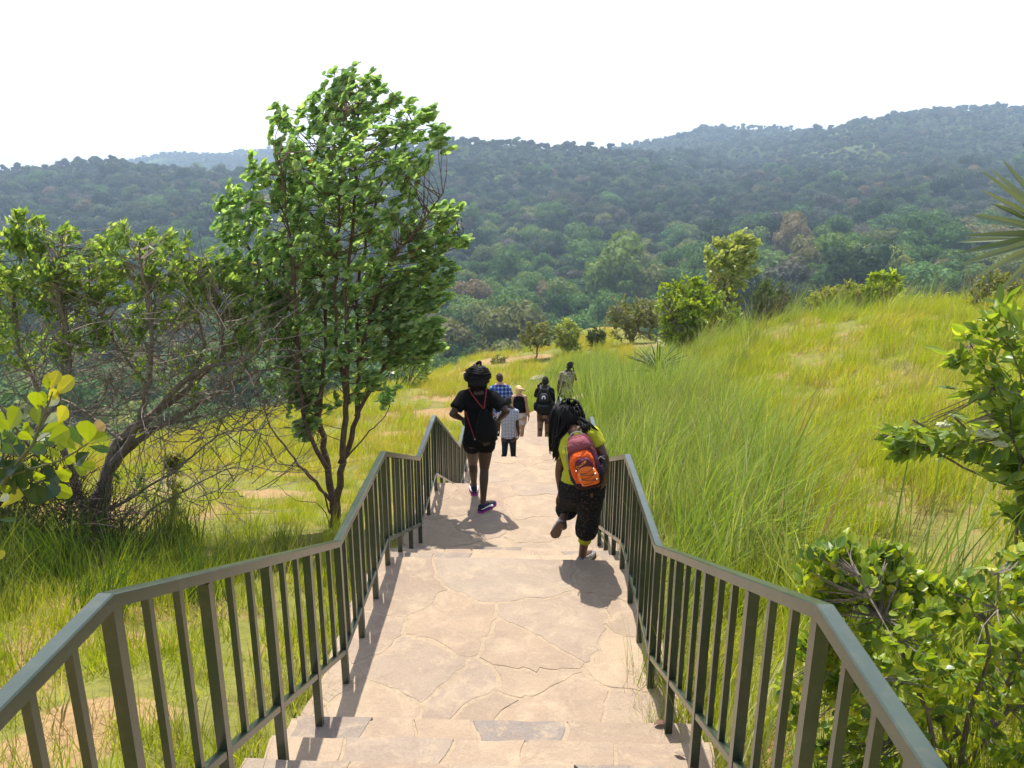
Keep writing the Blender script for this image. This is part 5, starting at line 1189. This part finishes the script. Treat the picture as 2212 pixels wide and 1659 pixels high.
# --- woman with long dreadlocks and the orange backpack
def woman_dreads():
    s = .95; z1 = floor_z(5.8)
    aR, tR = foot(WZ((1080 + 1112 / 2.962) * .864, (860 + 1570 / 2.962) * .864, z1 + .09), z1, s, 1, .55)
    aL = P1(968, 1300, 5.76); tL = aL + Vector((-.045, .10, -.150))
    J = dict(head=P1(1018, 545, 5.72), neck=P1(1062, 650, 5.62), chest=P1(1095, 790, 5.58), waist=P1(1118, 930, 5.60), pelvis=P1(1112, 1040, 5.64), sL=P1(985, 722, 5.72), sR=P1(1192, 668, 5.52), eL=P1(946, 930, 5.74), eR=P1(1272, 830, 5.46), wL=P1(952, 1080, 5.74), wR=P1(1284, 985, 5.50), fL=P1(925, 1150, 5.76), fR=P1(1272, 1070, 5.56),
             hL=P1(1045, 1080, 5.68), hR=P1(1170, 1075, 5.62), kL=P1(1010, 1190, 5.92), kR=P1(1160, 1270, 5.72), aL=aL, aR=aR, tL=tL, tR=tR)
    yaw = -.12
    root, J, hp_ = person('woman with long black dreadlocks in a lime shirt stepping down off the landing', J, s, K_mid, yaw, .0065, female=True)
    f = J['_f']
    lime = cloth('lime_jersey', (.42, .43, .028), .85, .6); ct = (J['sL'] + J['sR']) / 2
    mb = MB(); rings(mb, [(J['pelvis'] + Vector((0, 0, .03)), .182, .128), (J['waist'], .150, .112), (J['chest'], .168, .122), (ct, .145, .092), (ct + Vector((0, 0, .045)), .09, .07)], yaw)
    cap(mb, J['sL'], .064, J['neck'] + Vector((0, 0, -.03)), .064); cap(mb, J['sR'], .064, J['neck'] + Vector((0, 0, -.03)), .064)
    for a in 'LR': S_, E = J['s' + a], J['e' + a]; cap(mb, S_, .066, S_.lerp(E, .3), .064); cap(mb, S_.lerp(E, .15), .066, S_.lerp(E, .55), .062, flat=True)
    flesh('shirt', mb, lime, .008, root)
    def dots(n):
        v = n.n('ShaderNodeTexVoronoi', feature='F1'); v.inputs['Scale'].default_value = 46; n.l(n.obj(), v.inputs['Vector'])
        ring = n.ramp(v.outputs['Distance'], [(.10, (.16, .13, .10)), (.20, (.008, .008, .009)), (.30, (.008, .008, .009)), (.36, (.045, .04, .035)), (.44, (.009, .009, .010))])
        return ring
    pm = cloth('dark_flowered_cotton', dots, .9, .9)
    mb = MB(); rings(mb, [(J['pelvis'] - Vector((0, 0, .10)), .185, .14), (J['pelvis'] + Vector((0, 0, .0)), .192, .14), (J['pelvis'] + Vector((0, 0, .10)), .165, .12)], yaw)
    for a, e, r1 in (('L', .42, .078), ('R', .48, .083)):
        h, k, an = J['h' + a], J['k' + a], J['a' + a]; cap(mb, h, .118, h.lerp(k, .5), .112); cap(mb, h.lerp(k, .5), .112, k, .094); cap(mb, k, .094, k.lerp(an, e * .7), .098); cap(mb, k.lerp(an, e * .5), .098, k.lerp(an, e), r1, flat=True)
        cf = MB(); cap(cf, k.lerp(an, e - .05), .060, k.lerp(an, e + (.16 if a == 'R' else .07)), .053, flat=True, n=18); flesh('legging_cuff', cf, cloth('lime_legging', (.36, .38, .02), .8, .3), .006, root, 1)
    flesh('trousers', mb, pm, .008, root)
    gm = cloth('grey_patterned_clog', lambda n: n.ramp(n.noise(n.obj(), 60, 2).outputs[0], [(.45, (.10, .09, .09)), (.52, (.55, .55, .55)), (.6, (.14, .12, .12))]), .5, .1); gs_ = cloth('brown_sole', (.10, .065, .05), .7, .1)
    shoe(root, J, 'R', gm, gs_, s * 1.05)
    # raised left foot: sole turned to the camera
    an, to = J['aL'], J['tL']; d = (to - an).normalized(); mb = MB(); dd, x, y = frame(d, Vector((0, -1, .4)))
    def sec(t, w, a, b): c = an + d * t; return [c + x * w * math.copysign(abs(math.cos(q)) ** .7, math.cos(q)) + y * (a + (b - a) * (.5 + .5 * math.sin(q))) for q in [2 * math.pi * k / 14 for k in range(14)]]
    sgn = 1 if y.y > 0 else -1
    mb.loft([sec(t, w, -.045 * sgn, .045 * sgn) for t, w in [(-.02, .020), (.0, .034), (.09, .038), (.15, .043), (.19, .040), (.21, .022)]]); under(mb.build('shoe', gm, smooth=True), root)
    mb = MB(); mb.loft([sec(t, w, -.062 * sgn, -.040 * sgn) for t, w in [(-.03, .018), (.0, .036), (.09, .037), (.15, .044), (.19, .041), (.216, .020)]]); under(mb.build('sole', gs_), root)
    # dreadlocks
    mb = MB(); mb.ell(hp_(0, -.012, .018), (.098, .112, .122), M=J['_Mh'])
    def start(rr):
        a = rr.uniform(0, 6.28); e = rr.uniform(.15, 1.5); return Vector((math.cos(a) * math.cos(e), math.sin(a) * math.cos(e), math.sin(e)))
    def fall(v, rr, seg):
        pts = []; side = -1 if rr.random() < .5 else 1
        L = rr.uniform(.22, .42) if (v.y < .2) else rr.uniform(.16, .28)
        p = hp_(v.x * .100, v.y * .112 - .012, v.z * .124 + .018); out = (J['_Mh'] @ Vector((v.x, v.y - .25, .15))).normalized(); d = out * .6
        hx = hp_(0, 0, 0)
        for j in range(seg + 1):
            pts.append(p.copy()); d = (d * .55 + Vector((side * .05 if j < 3 else .04, -.06 if j < 4 else .10, -.62)) + Vector((rr.uniform(-.12, .12), rr.uniform(-.08, .08), 0))).normalized(); p = p + d * L / seg
            q = p - hx; q.z *= .7
            if q.length < .112: p = hx + Vector((q.x, q.y, q.z / .7)) * (.112 / q.length)
        return pts
    strands(mb, 260, start, fall, .0072, 5, 10, 5)
    rr = random.Random(9)
    for i in range(64):      # locks that swing out to the left and over the right shoulder
        a = P1(965 + rr.uniform(-20, 30), 600 + rr.uniform(-40, 80), 5.66 + rr.uniform(-.05, .08)); b = P1(rr.uniform(893, 1000), rr.uniform(720, 850), 5.66 + rr.uniform(-.06, .1)); m_ = a.lerp(b, .5) + Vector((-.02, -.02, .03)); mb.tube([a, m_, b, b + Vector((rr.uniform(-.02, .01), 0, -.03))], [.008, .008, .006, .003], 5)
    for i in range(12):
        a = P1(1085 + rr.uniform(-10, 30), 560 + rr.uniform(-20, 40), 5.58); b = P1(rr.uniform(1110, 1235), rr.uniform(610, 690), 5.47); mb.tube([a, a.lerp(b, .5) + Vector((.01, -.02, .012)), b], [.008, .0075, .004], 5)
    under(mb.build('dreadlocks', H_black, smooth=True), root)
    # backpack
    top, bot = P1(1065, 672, 5.40), P1(1182, 1040, 5.44); c = top.lerp(bot, .5); upv = (top - bot).normalized(); H = (top - bot).length
    fw_ = Vector((math.sin(.12), math.cos(.12), 0)); fw_ = (fw_ - upv * fw_.dot(upv)).normalized(); rt_ = fw_.cross(upv).normalized(); B = lambda x, z, d: c + rt_ * x * .9 + upv * z * .88 - fw_ * d      # d grows towards the camera
    bp = thing('backpack', 'orange and maroon hiking backpack worn by the woman with dreadlocks', 'backpack', c)
    maroon = cloth('maroon_nylon', (.115, .022, .040), .55, .5); pink = cloth('faded_maroon_nylon', (.24, .065, .08), .6, .5); orange = cloth('orange_nylon', (.72, .10, .012), .5, .9); orange2 = cloth('pale_orange_nylon', (.85, .19, .03), .45, 1.2); mesh_ = cloth('dark_mesh', (.030, .030, .045), .7, .3); grey = cloth('grey_webbing', (.28, .29, .28), .7, .2); dk = cloth('dark_maroon_base', (.045, .010, .010), .7, .3); sil = simple_mat('toggle', (.55, .55, .55), .35, metal=.6)
    def box_(secs, name, m, parent=bp, p=.55, n=28):
        mb = MB(); R_ = []
        for z, w, d0, d1, dx in secs:
            R_.append([B(dx + w * math.copysign(abs(math.cos(q)) ** p, math.cos(q)), z, d0 + (d1 - d0) * (.5 + .5 * math.copysign(abs(math.sin(q)) ** p, math.sin(q)))) for q in [2 * math.pi * k / n for k in range(n)]])
        mb.loft(R_); return under(mb.build(name, m, smooth=True), parent)
    h = H / 2
    box_([(-h, .05, -.05, .05, 0), (-h + .01, .10, -.09, .10, 0), (-h + .06, .122, -.10, .125, 0), (-.02, .128, -.10, .12, 0), (.08, .118, -.10, .10, 0), (h - .05, .098, -.09, .06, 0), (h - .01, .078, -.07, .03, 0), (h, .05, -.05, .0, 0)], 'main_compartment', maroon)
    box_([(h - .085, .100, .02, .078, 0), (h - .05, .098, .02, .072, 0), (h - .012, .080, .0, .045, 0), (h + .004, .05, -.03, .02, 0)], 'lid', pink)
    box_([(-.135, .088, .06, .135, -.01), (-.05, .106, .06, .140, -.01), (.05, .104, .05, .134, -.006), (.10, .088, .05, .118, 0), (.128, .062, .04, .098, .006), (.136, .03, .04, .08, .01)], 'upper_pocket', orange)
    box_([(-.02, .070, .10, .150, .012), (.03, .076, .10, .152, .010), (.075, .060, .10, .142, .010), (.094, .03, .09, .125, .012)], 'logo_patch', maroon)
    box_([(-.165, .03, .10, .142, .022), (-.152, .074, .09, .166, .022), (-.09, .086, .09, .178, .018), (-.03, .078, .09, .172, .014), (.012, .055, .09, .160, .014), (.026, .02, .09, .150, .014)], 'front_pocket', orange2)
    box_([(-h + .005, .085, .0, .110, 0), (-h + .03, .115, .0, .142, 0), (-h + .07, .112, .05, .146, .01)], 'base_panel', dk)
    for sx, nm in ((-1, 'side_pocket'), (1, 'side_pocket')):
        box_([(-h + .03, .018, -.06, .085, sx * .108), (-.12, .026, -.07, .095, sx * .124), (-.055, .020, -.07, .04 if sx < 0 else .08, sx * .130)], nm, mesh_)
    mb = MB(); rr = random.Random(2); pts = []
    for i, z in enumerate([.004, -.022, -.048, -.074, -.10, -.126]): pts.append(B((-.052 if i % 2 else .075) + .012, z, .176))
    for a, b in zip(pts[:-1], pts[1:]): mb.tube([a, a.lerp(b, .5) - fw_ * .012 - upv * .006, b], .0022, 5)
    cdm = cloth('bungee_cord', (.10, .035, .02), .6, .1); under(mb.build('bungee_cord', cdm), bp)
    for i, p_ in enumerate(pts + [B(-.058, .012, .17), B(.09, -.05, .168)]):
        mb = MB(); mb.ell(p_ - fw_ * .002, (.006, .006, .006), seg=8); under(mb.build('toggle', sil), bp)
    mb = MB(); mb.tube([B(-.062 + .062 * (1 - math.cos(a)), h - .01 + .055 * math.sin(a), -.02) for a in np.linspace(0, math.pi, 12)], .0042, 6); under(mb.build('grab_handle', grey), bp)
    mb = MB(); mb.tube([B(-.122, h - .07, -.02), B(-.136, .05, .0), B(-.14, -.06, .01), B(-.135, -.13, .02), B(-.10, -.098, .10), B(-.075, -.08, .135)], .005, 6); under(mb.build('side_strap', grey), bp)
    for S_, sx in ((J['sL'], -1), (J['sR'], 1)):
        mb = MB(); a = B(sx * .055, h - .03, -.09); m_ = J['neck'].lerp(S_, .62) + Vector((0, -.02, .068)); mb.tube([a, m_, m_ + fw_ * .11 - Vector((0, 0, .03)), B(sx * .09, h - .12, -.31), B(sx * .13, -.02, -.30), B(sx * .13, -h + .07, -.10)], [.014, .018, .018, .017, .010, .008], 6); under(mb.build('shoulder_strap', cloth('strap', (.05, .02, .03), .7, .2)), bp)
    mb = MB(); mb.tube([B(.145, -.10, .0), B(.15, .0, .0)], [.026, .024], 12); under(mb.build('bottle', simple_mat('dark_bottle', (.04, .04, .06), .25)), bp)
    mb = MB(); mb.tube([B(.12, .0, .05), B(.15, .02, .04), B(.175, -.02, .03)], .004, 5); under(mb.build('side_strap', grey), bp)
    tx = bpy.data.curves.new('emblem', 'FONT'); tx.body = 'Deuter'; tx.size = .034; tx.align_x = 'CENTER'; tx.extrude = .0006; to_ = bpy.data.objects.new('emblem', tx); C.objects.link(to_)
    dg = bpy.context.evaluated_depsgraph_get(); me = bpy.data.meshes.new_from_object(to_.evaluated_get(dg)); bpy.data.objects.remove(to_); me.materials.clear(); me.materials.append(cloth('gold_thread', (.75, .34, .08), .6, .1))
    lo = bpy.data.objects.new('emblem', me); C.objects.link(lo); dx_ = (rt_ + upv * .55).normalized(); dz_ = (-fw_).normalized(); dy_ = dz_.cross(dx_).normalized(); dx_ = dy_.cross(dz_)
    q = B(.004, .042, .1535); lo.matrix_world = Matrix(((dx_.x, dy_.x, dz_.x, q.x), (dx_.y, dy_.y, dz_.y, q.y), (dx_.z, dy_.z, dz_.z, q.z), (0, 0, 0, 1))); mw = lo.matrix_world.copy(); lo.parent = bp; lo.matrix_parent_inverse = Matrix.Translation(-bp.location); lo.matrix_basis = mw
woman_dreads()

# --- the walkers further down
def legs_on(J, xL, xR, YL, YR, zL, zR, s, knee_f=.05):
    for a, x, Y_, z in (('L', xL, YL, zL), ('R', xR, YR, zR)):
        an = Vector((x, Y_, z + .088 * s)); J['a' + a] = an; J['t' + a] = an + Vector((-.03 if a == 'L' else .03, .19 * s, -.055 * s)); h = Vector(J['h' + a]); J['k' + a] = h.lerp(an, .5) + Vector((0, knee_f, 0))
def shirt(root, J, s, m, hem, sleeve, yaw=0, name='shirt', wide=1.0, rs=.060, vox=.012):
    ct = (J['sL'] + J['sR']) / 2; sw = (J['sR'] - J['sL']).length / 2; mb = MB()
    rings(mb, [(hem, .178 * s * wide, .135 * s), (J['waist'], .166 * s * wide, .128 * s), (J['chest'], .182 * s * wide, .135 * s), (ct, sw * .95, .10 * s), (ct + Vector((0, 0, .05 * s)), sw * .5, .07 * s)], yaw)
    cap(mb, J['sL'], rs * 1.08 * s, J['neck'] + Vector((0, 0, -.03)), .066 * s); cap(mb, J['sR'], rs * 1.08 * s, J['neck'] + Vector((0, 0, -.03)), .066 * s)
    for a in 'LR':
        S_, E, Wr = J['s' + a], J['e' + a], J['w' + a]
        if sleeve <= 0: continue
        cap(mb, S_, rs * 1.08 * s, S_.lerp(E, min(sleeve, 1) * .6), rs * s)
        cap(mb, S_.lerp(E, .2), rs * s, S_.lerp(E, min(sleeve, 1)), rs * .92 * s, flat=sleeve <= 1)
        if sleeve > 1: cap(mb, E, rs * .92 * s, E.lerp(Wr, sleeve - 1), rs * .78 * s, flat=False)
    return flesh(name, mb, m, vox, root)
def trousers(root, J, s, m, to=.95, r1=.062, name='trousers', vox=.012, wide=1.0, top=.07):
    mb = MB(); rings(mb, [(J['pelvis'] - Vector((0, 0, .10 * s)), .165 * s, .125 * s), (J['pelvis'] + Vector((0, 0, top * s)), .160 * s, .118 * s)], 0)
    for a in 'LR':
        h, k, an = J['h' + a], J['k' + a], J['a' + a]; cap(mb, h, .102 * s * wide, k, .076 * s * wide)
        if to < .5: cap(mb, h.lerp(k, .1), .106 * s * wide, h.lerp(k, to * 2), .102 * s * wide, flat=True); continue
        cap(mb, k, .076 * s * wide, k.lerp(an, (to - .5) * 2), r1 * s * wide, flat=False)
    if to < .5:
        mb2 = MB(); rings(mb2, [(J['pelvis'] - Vector((0, 0, .06 * s)), .168 * s, .125 * s), (J['pelvis'] + Vector((0, 0, top * s)), .158 * s, .118 * s)], 0)
        for a in 'LR': h, k = J['h' + a], J['k' + a]; cap(mb2, h, .100 * s, h.lerp(k, to * 2), .102 * s, flat=True)
        mb = mb2
    return flesh(name, mb, m, vox, root)
def short_hair(root, hp_, J, s, m=None, name='hair', k=1.0):
    mb = MB(); mb.ell(hp_(0, -.014, .030), (.079 * s * k, .096 * s * k, .100 * s * k), M=J['_Mh'], seg=18); mb.ell(hp_(0, -.042, -.012), (.070 * s * k, .062 * s * k, .065 * s * k), M=J['_Mh'], seg=16); return under(mb.build(name, m or H_short, smooth=True), root)
dark_shoe = cloth('dark_shoe', (.02, .018, .016), .6, .1); dark_sole = cloth('dark_sole', (.03, .028, .026), .8, .1)

def checks(scale, base, line, w=.16):
    def fn(n):
        sp = n.n('ShaderNodeSeparateXYZ'); n.l(n.obj(), sp.inputs[0]); acc = None
        for ax in ('X', 'Z'):
            m_ = n.math('FRACT', n.math('MULTIPLY', sp.outputs[ax], scale)); k = n.math('LESS_THAN', m_, w); acc = k if acc is None else n.math('MAXIMUM', acc, k)
        return n.mix(acc, base, line)
    return fn
def plaid(n):
    sp = n.n('ShaderNodeSeparateXYZ'); n.l(n.obj(), sp.inputs[0]); t = None
    for ax in ('X', 'Z'):
        m_ = n.math('FRACT', n.math('MULTIPLY', sp.outputs[ax], 11.0)); k = n.ramp(m_, [(0, (.0, .0, .0)), (.34, (.5, .5, .5)), (.62, (.95, .95, .95)), (.72, (.0, .0, .0)), (.9, (.3, .3, .3))], 'CONSTANT'); t = k if t is None else n.math('ADD', t, k)
    return n.ramp(n.math('MULTIPLY', t, .52), [(0, (.012, .028, .16)), (.3, (.03, .07, .30)), (.5, (.20, .30, .55)), (.8, (.45, .55, .72)), (1, (.7, .76, .82))])

def boy():
    Y = 14.35; s = .86; J = dict(head=P3(884, 645, Y + .02), neck=P3(885, 712, Y), chest=P3(888, 850, Y), waist=P3(890, 990, Y), pelvis=P3(890, 1085, Y), sL=P3(782, 775, Y), sR=P3(990, 775, Y), eL=P3(752, 930, Y - .04), eR=P3(1002, 950, Y - .04), wL=P3(733, 1065, Y + .04), wR=P3(1024, 1062, Y + .04), fL=P3(738, 1150, Y + .06), fR=P3(1012, 1130, Y + .06), hL=P3(845, 1110, Y), hR=P3(938, 1110, Y))
    legs_on(J, J['hL'].x - .01, J['hR'].x + .02, Y - .1, Y + .2, floor_z(Y - .1), floor_z(Y + .2), s)
    root, J, hp_ = person('boy in a white checked shirt and dark jeans between the other walkers', J, s, K_deep, 0, .010)
    shirt(root, J, s, cloth('white_checked_cotton', checks(34, (.60, .62, .68), (.10, .13, .24), .30), .9, .5), P3(890, 1108, Y), .62, wide=1.02)
    trousers(root, J, s, cloth('dark_denim', (.012, .017, .032), .9, .8)); short_hair(root, hp_, J, s)
    for a in 'LR': shoe(root, J, a, dark_shoe, dark_sole, s)
    mb = MB(); wv = J['wL']; d, x, y = frame(J['wL'] - J['eL']); q = wv - d * .05; mb.tube([q + (x * math.cos(t) + y * math.sin(t)) * .036 for t in np.linspace(0, 6.28, 14)], .007, 6); under(mb.build('bracelet', simple_mat('pale_band', (.6, .55, .5), .6)), root)
boy()
def man_plaid():
    Y = 17.6; s = 1.04; J = dict(head=P3(775, 345, Y + .03), neck=P3(780, 408, Y), chest=P3(788, 540, Y), waist=P3(792, 680, Y), pelvis=P3(792, 775, Y), sL=P3(682, 470, Y), sR=P3(886, 470, Y), eL=P3(650, 620, Y - .06), eR=P3(938, 620, Y - .06), wL=P3(672, 740, Y + .08), wR=P3(956, 738, Y + .05), fL=P3(690, 800, Y + .12), fR=P3(950, 800, Y + .1), hL=P3(748, 800, Y), hR=P3(838, 800, Y))
    legs_on(J, J['hL'].x - .02, J['hR'].x + .02, Y - .15, Y + .2, floor_z(Y - .15), floor_z(Y + .2), s)
    root, J, hp_ = person('brown-haired man in a blue plaid shirt ahead of the woman in black', J, s, K_light, 0, .011)
    shirt(root, J, s, cloth('blue_plaid', plaid, .9, .5), P3(792, 830, Y), 1.72, wide=1.05); trousers(root, J, s, cloth('navy_cotton', (.012, .014, .030), .9, .6))
    short_hair(root, hp_, J, s, simple_mat('brown_hair', (.045, .026, .016), .8, .4, 60, .6, 200), k=1.03)
    for a in 'LR': shoe(root, J, a, dark_shoe, dark_sole, s)
man_plaid()
def woman_blonde():
    Y = 17.45; s = .95; J = dict(head=P3(1022, 500, Y + .02), neck=P3(1024, 560, Y), chest=P3(1026, 640, Y), waist=P3(1032, 735, Y), pelvis=P3(1046, 815, Y), sL=P3(952, 585, Y), sR=P3(1098, 585, Y), eL=P3(935, 720, Y), eR=P3(1128, 725, Y - .03), wL=P3(955, 850, Y + .1), wR=P3(1152, 838, Y + .03), fL=P3(960, 900, Y + .13), fR=P3(1148, 905, Y + .05), hL=P3(1008, 840, Y), hR=P3(1078, 840, Y))
    legs_on(J, J['hL'].x, P3(1055, 1112, Y).x, Y + .25, Y - .02, floor_z(Y + .25), floor_z(Y - .02), s)
    root, J, hp_ = person('blonde woman in a sleeveless black top and white shorts', J, s, K_light, 0, .010, female=True)
    shirt(root, J, s * .92, C_black, P3(1040, 775, Y), 0, name='top', rs=.050); trousers(root, J, s, cloth('white_denim', (.62, .60, .58), .9, .5), .29, name='shorts')
    hm = simple_mat('blond_hair', (.62, .44, .20), .55, .25, 40, .5, 150); h = short_hair(root, hp_, J, s, hm, k=1.06)
    mb = MB(); a = hp_(.01, -.095, .045); mb.ell(a, (.034, .034, .034)); b = P3(1112, 500, Y - .06); mb.tube([a, a.lerp(b, .4) + Vector((0, -.03, .02)), a.lerp(b, .8), b], [.026, .034, .024, .004], 8); under(mb.build('ponytail', hm, smooth=True), root)
    for a in 'LR': shoe(root, J, a, cloth('pale_trainer', (.4, .38, .36), .7, .1), dark_sole, s)
woman_blonde()
def pack(c, w, h, d, root, m, secs, name): pass
def man_black():
    Y = 17.3; s = 1.02; J = dict(head=P3(1364, 385, Y + .02), neck=P3(1362, 450, Y), chest=P3(1356, 590, Y), waist=P3(1354, 710, Y), pelvis=P3(1356, 790, Y), sL=P3(1268, 500, Y), sR=P3(1448, 500, Y), eL=P3(1242, 570, Y + .12), eR=P3(1470, 640, Y - .05), wL=P3(1278, 470, Y + .28), wR=P3(1474, 735, Y + .02), fL=P3(1292, 440, Y + .3), fR=P3(1474, 790, Y + .05), hL=P3(1308, 815, Y), hR=P3(1400, 815, Y))
    legs_on(J, P3(1290, 1100, Y).x, P3(1392, 1100, Y).x, Y - .1, Y + .12, floor_z(Y - .1), floor_z(Y + .12), s, .03)
    root, J, hp_ = person('man in a black shirt and khaki trousers holding a camera to his face', J, s, K_dark, 0, .011)
    shirt(root, J, s, C_black, P3(1356, 800, Y), 1.0, wide=1.0); trousers(root, J, s, cloth('khaki_cotton', (.26, .165, .115), .9, .9), .97, .060, wide=.92); short_hair(root, hp_, J, s, k=.99)
    for a in 'LR': shoe(root, J, a, dark_shoe, dark_sole, s)
    cm = P3(1296, 447, Y + .30); o = thing('camera_body', 'small black camera in the raised hand of the man in black', 'camera', cm); mb = MB(); mb.box(cm, (.13, .06, .085)); mb.tube([cm + Vector((0, .02, 0)), cm + Vector((0, .12, 0))], .032, 12); under(mb.build('housing', C_black2), o); mb = MB(); mb.tube([cm + Vector((0, .12, 0)), cm + Vector((0, .126, 0))], .026, 12); under(mb.build('lens', simple_mat('lens_glass', (.02, .02, .03), .1)), o)
    c = P3(1345, 625, Y - .22); bp = thing('backpack', 'big black backpack with a silver arch mark on the man in khaki trousers', 'backpack', c)
    def bx(secs, nm, m, n=24, p=.6):
        mb = MB(); mb.loft([[c + Vector((w * math.copysign(abs(math.cos(q)) ** p, math.cos(q)), -(d0 + (d1 - d0) * (.5 + .5 * math.copysign(abs(math.sin(q)) ** p, math.sin(q)))), z)) for q in [2 * math.pi * k / n for k in range(n)]] for z, w, d0, d1 in secs]); under(mb.build(nm, m, smooth=True), bp)
    bx([(-.30, .10, -.08, .05), (-.285, .17, -.10, .10), (-.20, .205, -.10, .13), (-.08, .19, -.10, .12), (.06, .155, -.10, .10), (.18, .13, -.10, .07), (.26, .09, -.08, .03), (.28, .05, -.06, 0)], 'main_compartment', C_black2)
    bx([(-.27, .11, .08, .16), (-.24, .155, .08, .19), (-.14, .16, .08, .19), (-.075, .145, .08, .165), (-.06, .10, .08, .14)], 'front_pocket', cloth('black_pocket', (.006, .006, .007), .6, .6))
    bx([(-.01, .10, .07, .125), (.06, .115, .07, .135), (.14, .10, .06, .12), (.19, .06, .05, .09)], 'upper_pocket', cloth('charcoal_pocket', (.028, .029, .032), .6, .5))
    for sx in (-1, 1):
        mb = MB(); mb.ell(c + Vector((sx * .195, -.02, -.15)), (.045, .075, .11)); under(mb.build('side_pocket', C_black2, smooth=True), bp)
        mb = MB(); S_ = J['sL'] if sx < 0 else J['sR']; t = J['neck'].lerp(S_, .6) + Vector((0, 0, .075)); mb.tube([c + Vector((sx * .07, .02, .24)), t + Vector((0, -.06, 0)), t + Vector((0, .06, -.01)), t + Vector((0, .15, -.14)), c + Vector((sx * .17, .2, -.1)), c + Vector((sx * .16, .06, -.22))], [.022, .028, .028, .024, .014, .012], 6); under(mb.build('shoulder_strap', cloth('grey_strap', (.045, .046, .05), .7, .2)), bp)
    mk = simple_mat('silver_print', (.75, .75, .76), .3, .05); mb = MB()
    for pts in [[(-.038, .088), (-.034, .135)], [(.030, .088), (.030, .135)], [(-.034, .142), (.0, .152), (.030, .142)]]: mb.tube([c + Vector((x - .005, -.137 + (.012 if z > .13 else 0), z - .02)) for x, z in pts], .0135, 6)
    under(mb.build('arch_mark', mk), bp)
    mb = MB(); mb.tube([c + Vector((x, -.172 - .012 * (1 - (x / .1) ** 2), -.088)) for x in np.linspace(-.1, .1, 7)], .005, 5); under(mb.build('zip', cloth('zip', (.12, .12, .13), .5, .1)), bp)
man_black()
def man_camo():
    Y = 20.0; s = 1.03; P = P1; J = dict(head=P(1020, 165, Y + .02), neck=P(1010, 198, Y), chest=P(1000, 265, Y), waist=P(995, 325, Y), pelvis=P(993, 368, Y), sL=P(958, 222, Y), sR=P(1048, 222, Y), eL=P(940, 290, Y - .03), eR=P(1066, 262, Y + .1), wL=P(934, 345, Y + .05), wR=P(1052, 198, Y + .14), fL=P(928, 378, Y + .08), fR=P(1046, 176, Y + .10), hL=P(973, 378, Y), hR=P(1014, 378, Y))
    legs_on(J, J['hL'].x - .05, J['hR'].x + .03, Y - .12, Y + .25, -6.80, -6.80, s)
    root, J, hp_ = person('man in a sand camouflage shirt and dark cap standing at the last landing', J, s, K_deep, 0, .012)
    def camo(cols, sc):
        return lambda n: n.ramp(n.noise(n.obj(), sc, 2, .5, .8).outputs[0], [(.0, cols[0]), (.42, cols[1]), (.5, cols[2]), (.58, cols[3])], 'CONSTANT')
    shirt(root, J, s, cloth('sand_camouflage', camo([(.20, .155, .085), (.27, .215, .125), (.50, .46, .34), (.13, .10, .05)], 13), .9, .5), P(995, 372, Y), .72, wide=1.0)
    trousers(root, J, s, cloth('woodland_camouflage', camo([(.03, .028, .014), (.075, .05, .025), (.12, .10, .05), (.03, .022, .014)], 16), .9, .6)); short_hair(root, hp_, J, s)
    mb = MB(); mb.ell(hp_(0, 0, .058), (.088 * s, .104 * s, .072 * s), M=J['_Mh'], seg=18); mb.ell(hp_(-.03, .10, .045), (.065, .07, .012), M=J['_Mh']); under(mb.build('cap', C_black, smooth=True), root)
    for a in 'LR': shoe(root, J, a, cloth('black_boot', (.012, .011, .010), .5, .2), dark_sole, s)
    q = P(1049, 186, Y + .12); o = thing('phone', 'dark phone held to the ear of the man in camouflage', 'phone', q); mb = MB(); M = Matrix.Rotation(.3, 3, 'X'); mb.box(q, (.012, .07, .14), 0, M); under(mb.build('phone_body', C_black2), o); mb = MB(); mb.box(q + Vector((-.0075, 0, 0)), (.002, .062, .128), 0, M); under(mb.build('screen', simple_mat('dark_screen', (.02, .02, .025), .1)), o)
    a, b = P(962, 325, Y - .22), P(898, 512, Y - .1); r_ = thing('rifle', 'black rifle hanging muzzle down at the side of the man in camouflage', 'rifle', a); d = (b - a); steel = simple_mat('gun_steel', (.012, .012, .013), .35, .1, metal=.6)
    mb = MB(); mb.tube([a.lerp(b, .30), a.lerp(b, 1.0)], [.014, .011], 8); under(mb.build('barrel', steel), r_); mb = MB(); cap(mb, a.lerp(b, .12), .026, a.lerp(b, .55), .024, 8); under(mb.build('receiver', steel, smooth=True), r_)
    mb = MB(); cap(mb, a - d * .22, .036, a.lerp(b, .14), .022, 8, sq=.6); under(mb.build('stock', cloth('gun_stock', (.02, .016, .013), .5, .1), smooth=True), r_); mb = MB(); u = a.lerp(b, .34); mb.tube([u, u + Vector((.05, .06, -.02)), u + Vector((.075, .13, -.03))], [.018, .018, .014], 6); under(mb.build('magazine', steel), r_)
    mb = MB(); S_ = J['sL']; mb.tube([a - d * .1, S_ + Vector((-.02, -.075, -.04)), S_ + Vector((0, 0, .075)), S_ + Vector((-.01, .09, -.08)), a.lerp(b, .5)], .008, 5); under(mb.build('sling', cloth('sling', (.05, .045, .03), .8, .1)), r_)
man_camo()
# ------------------------------------------------------------------ haze
m, t, out = mat('haze'); n = N(t)
pv = n.n('ShaderNodeVolumePrincipled'); pv.inputs['Color'].default_value = (.60, .77, 1.0, 1); pv.inputs['Density'].default_value = .00033; pv.inputs['Anisotropy'].default_value = .25
n.l(pv.outputs[0], out.inputs['Volume'])
mb = MB(); mb.box((0, 1270, 0), (6400, 2640, 260)); hb = mb.build('haze', m); hb.location.z = 5
tag(hb, 'thin blue haze over the valley', kind='stuff')
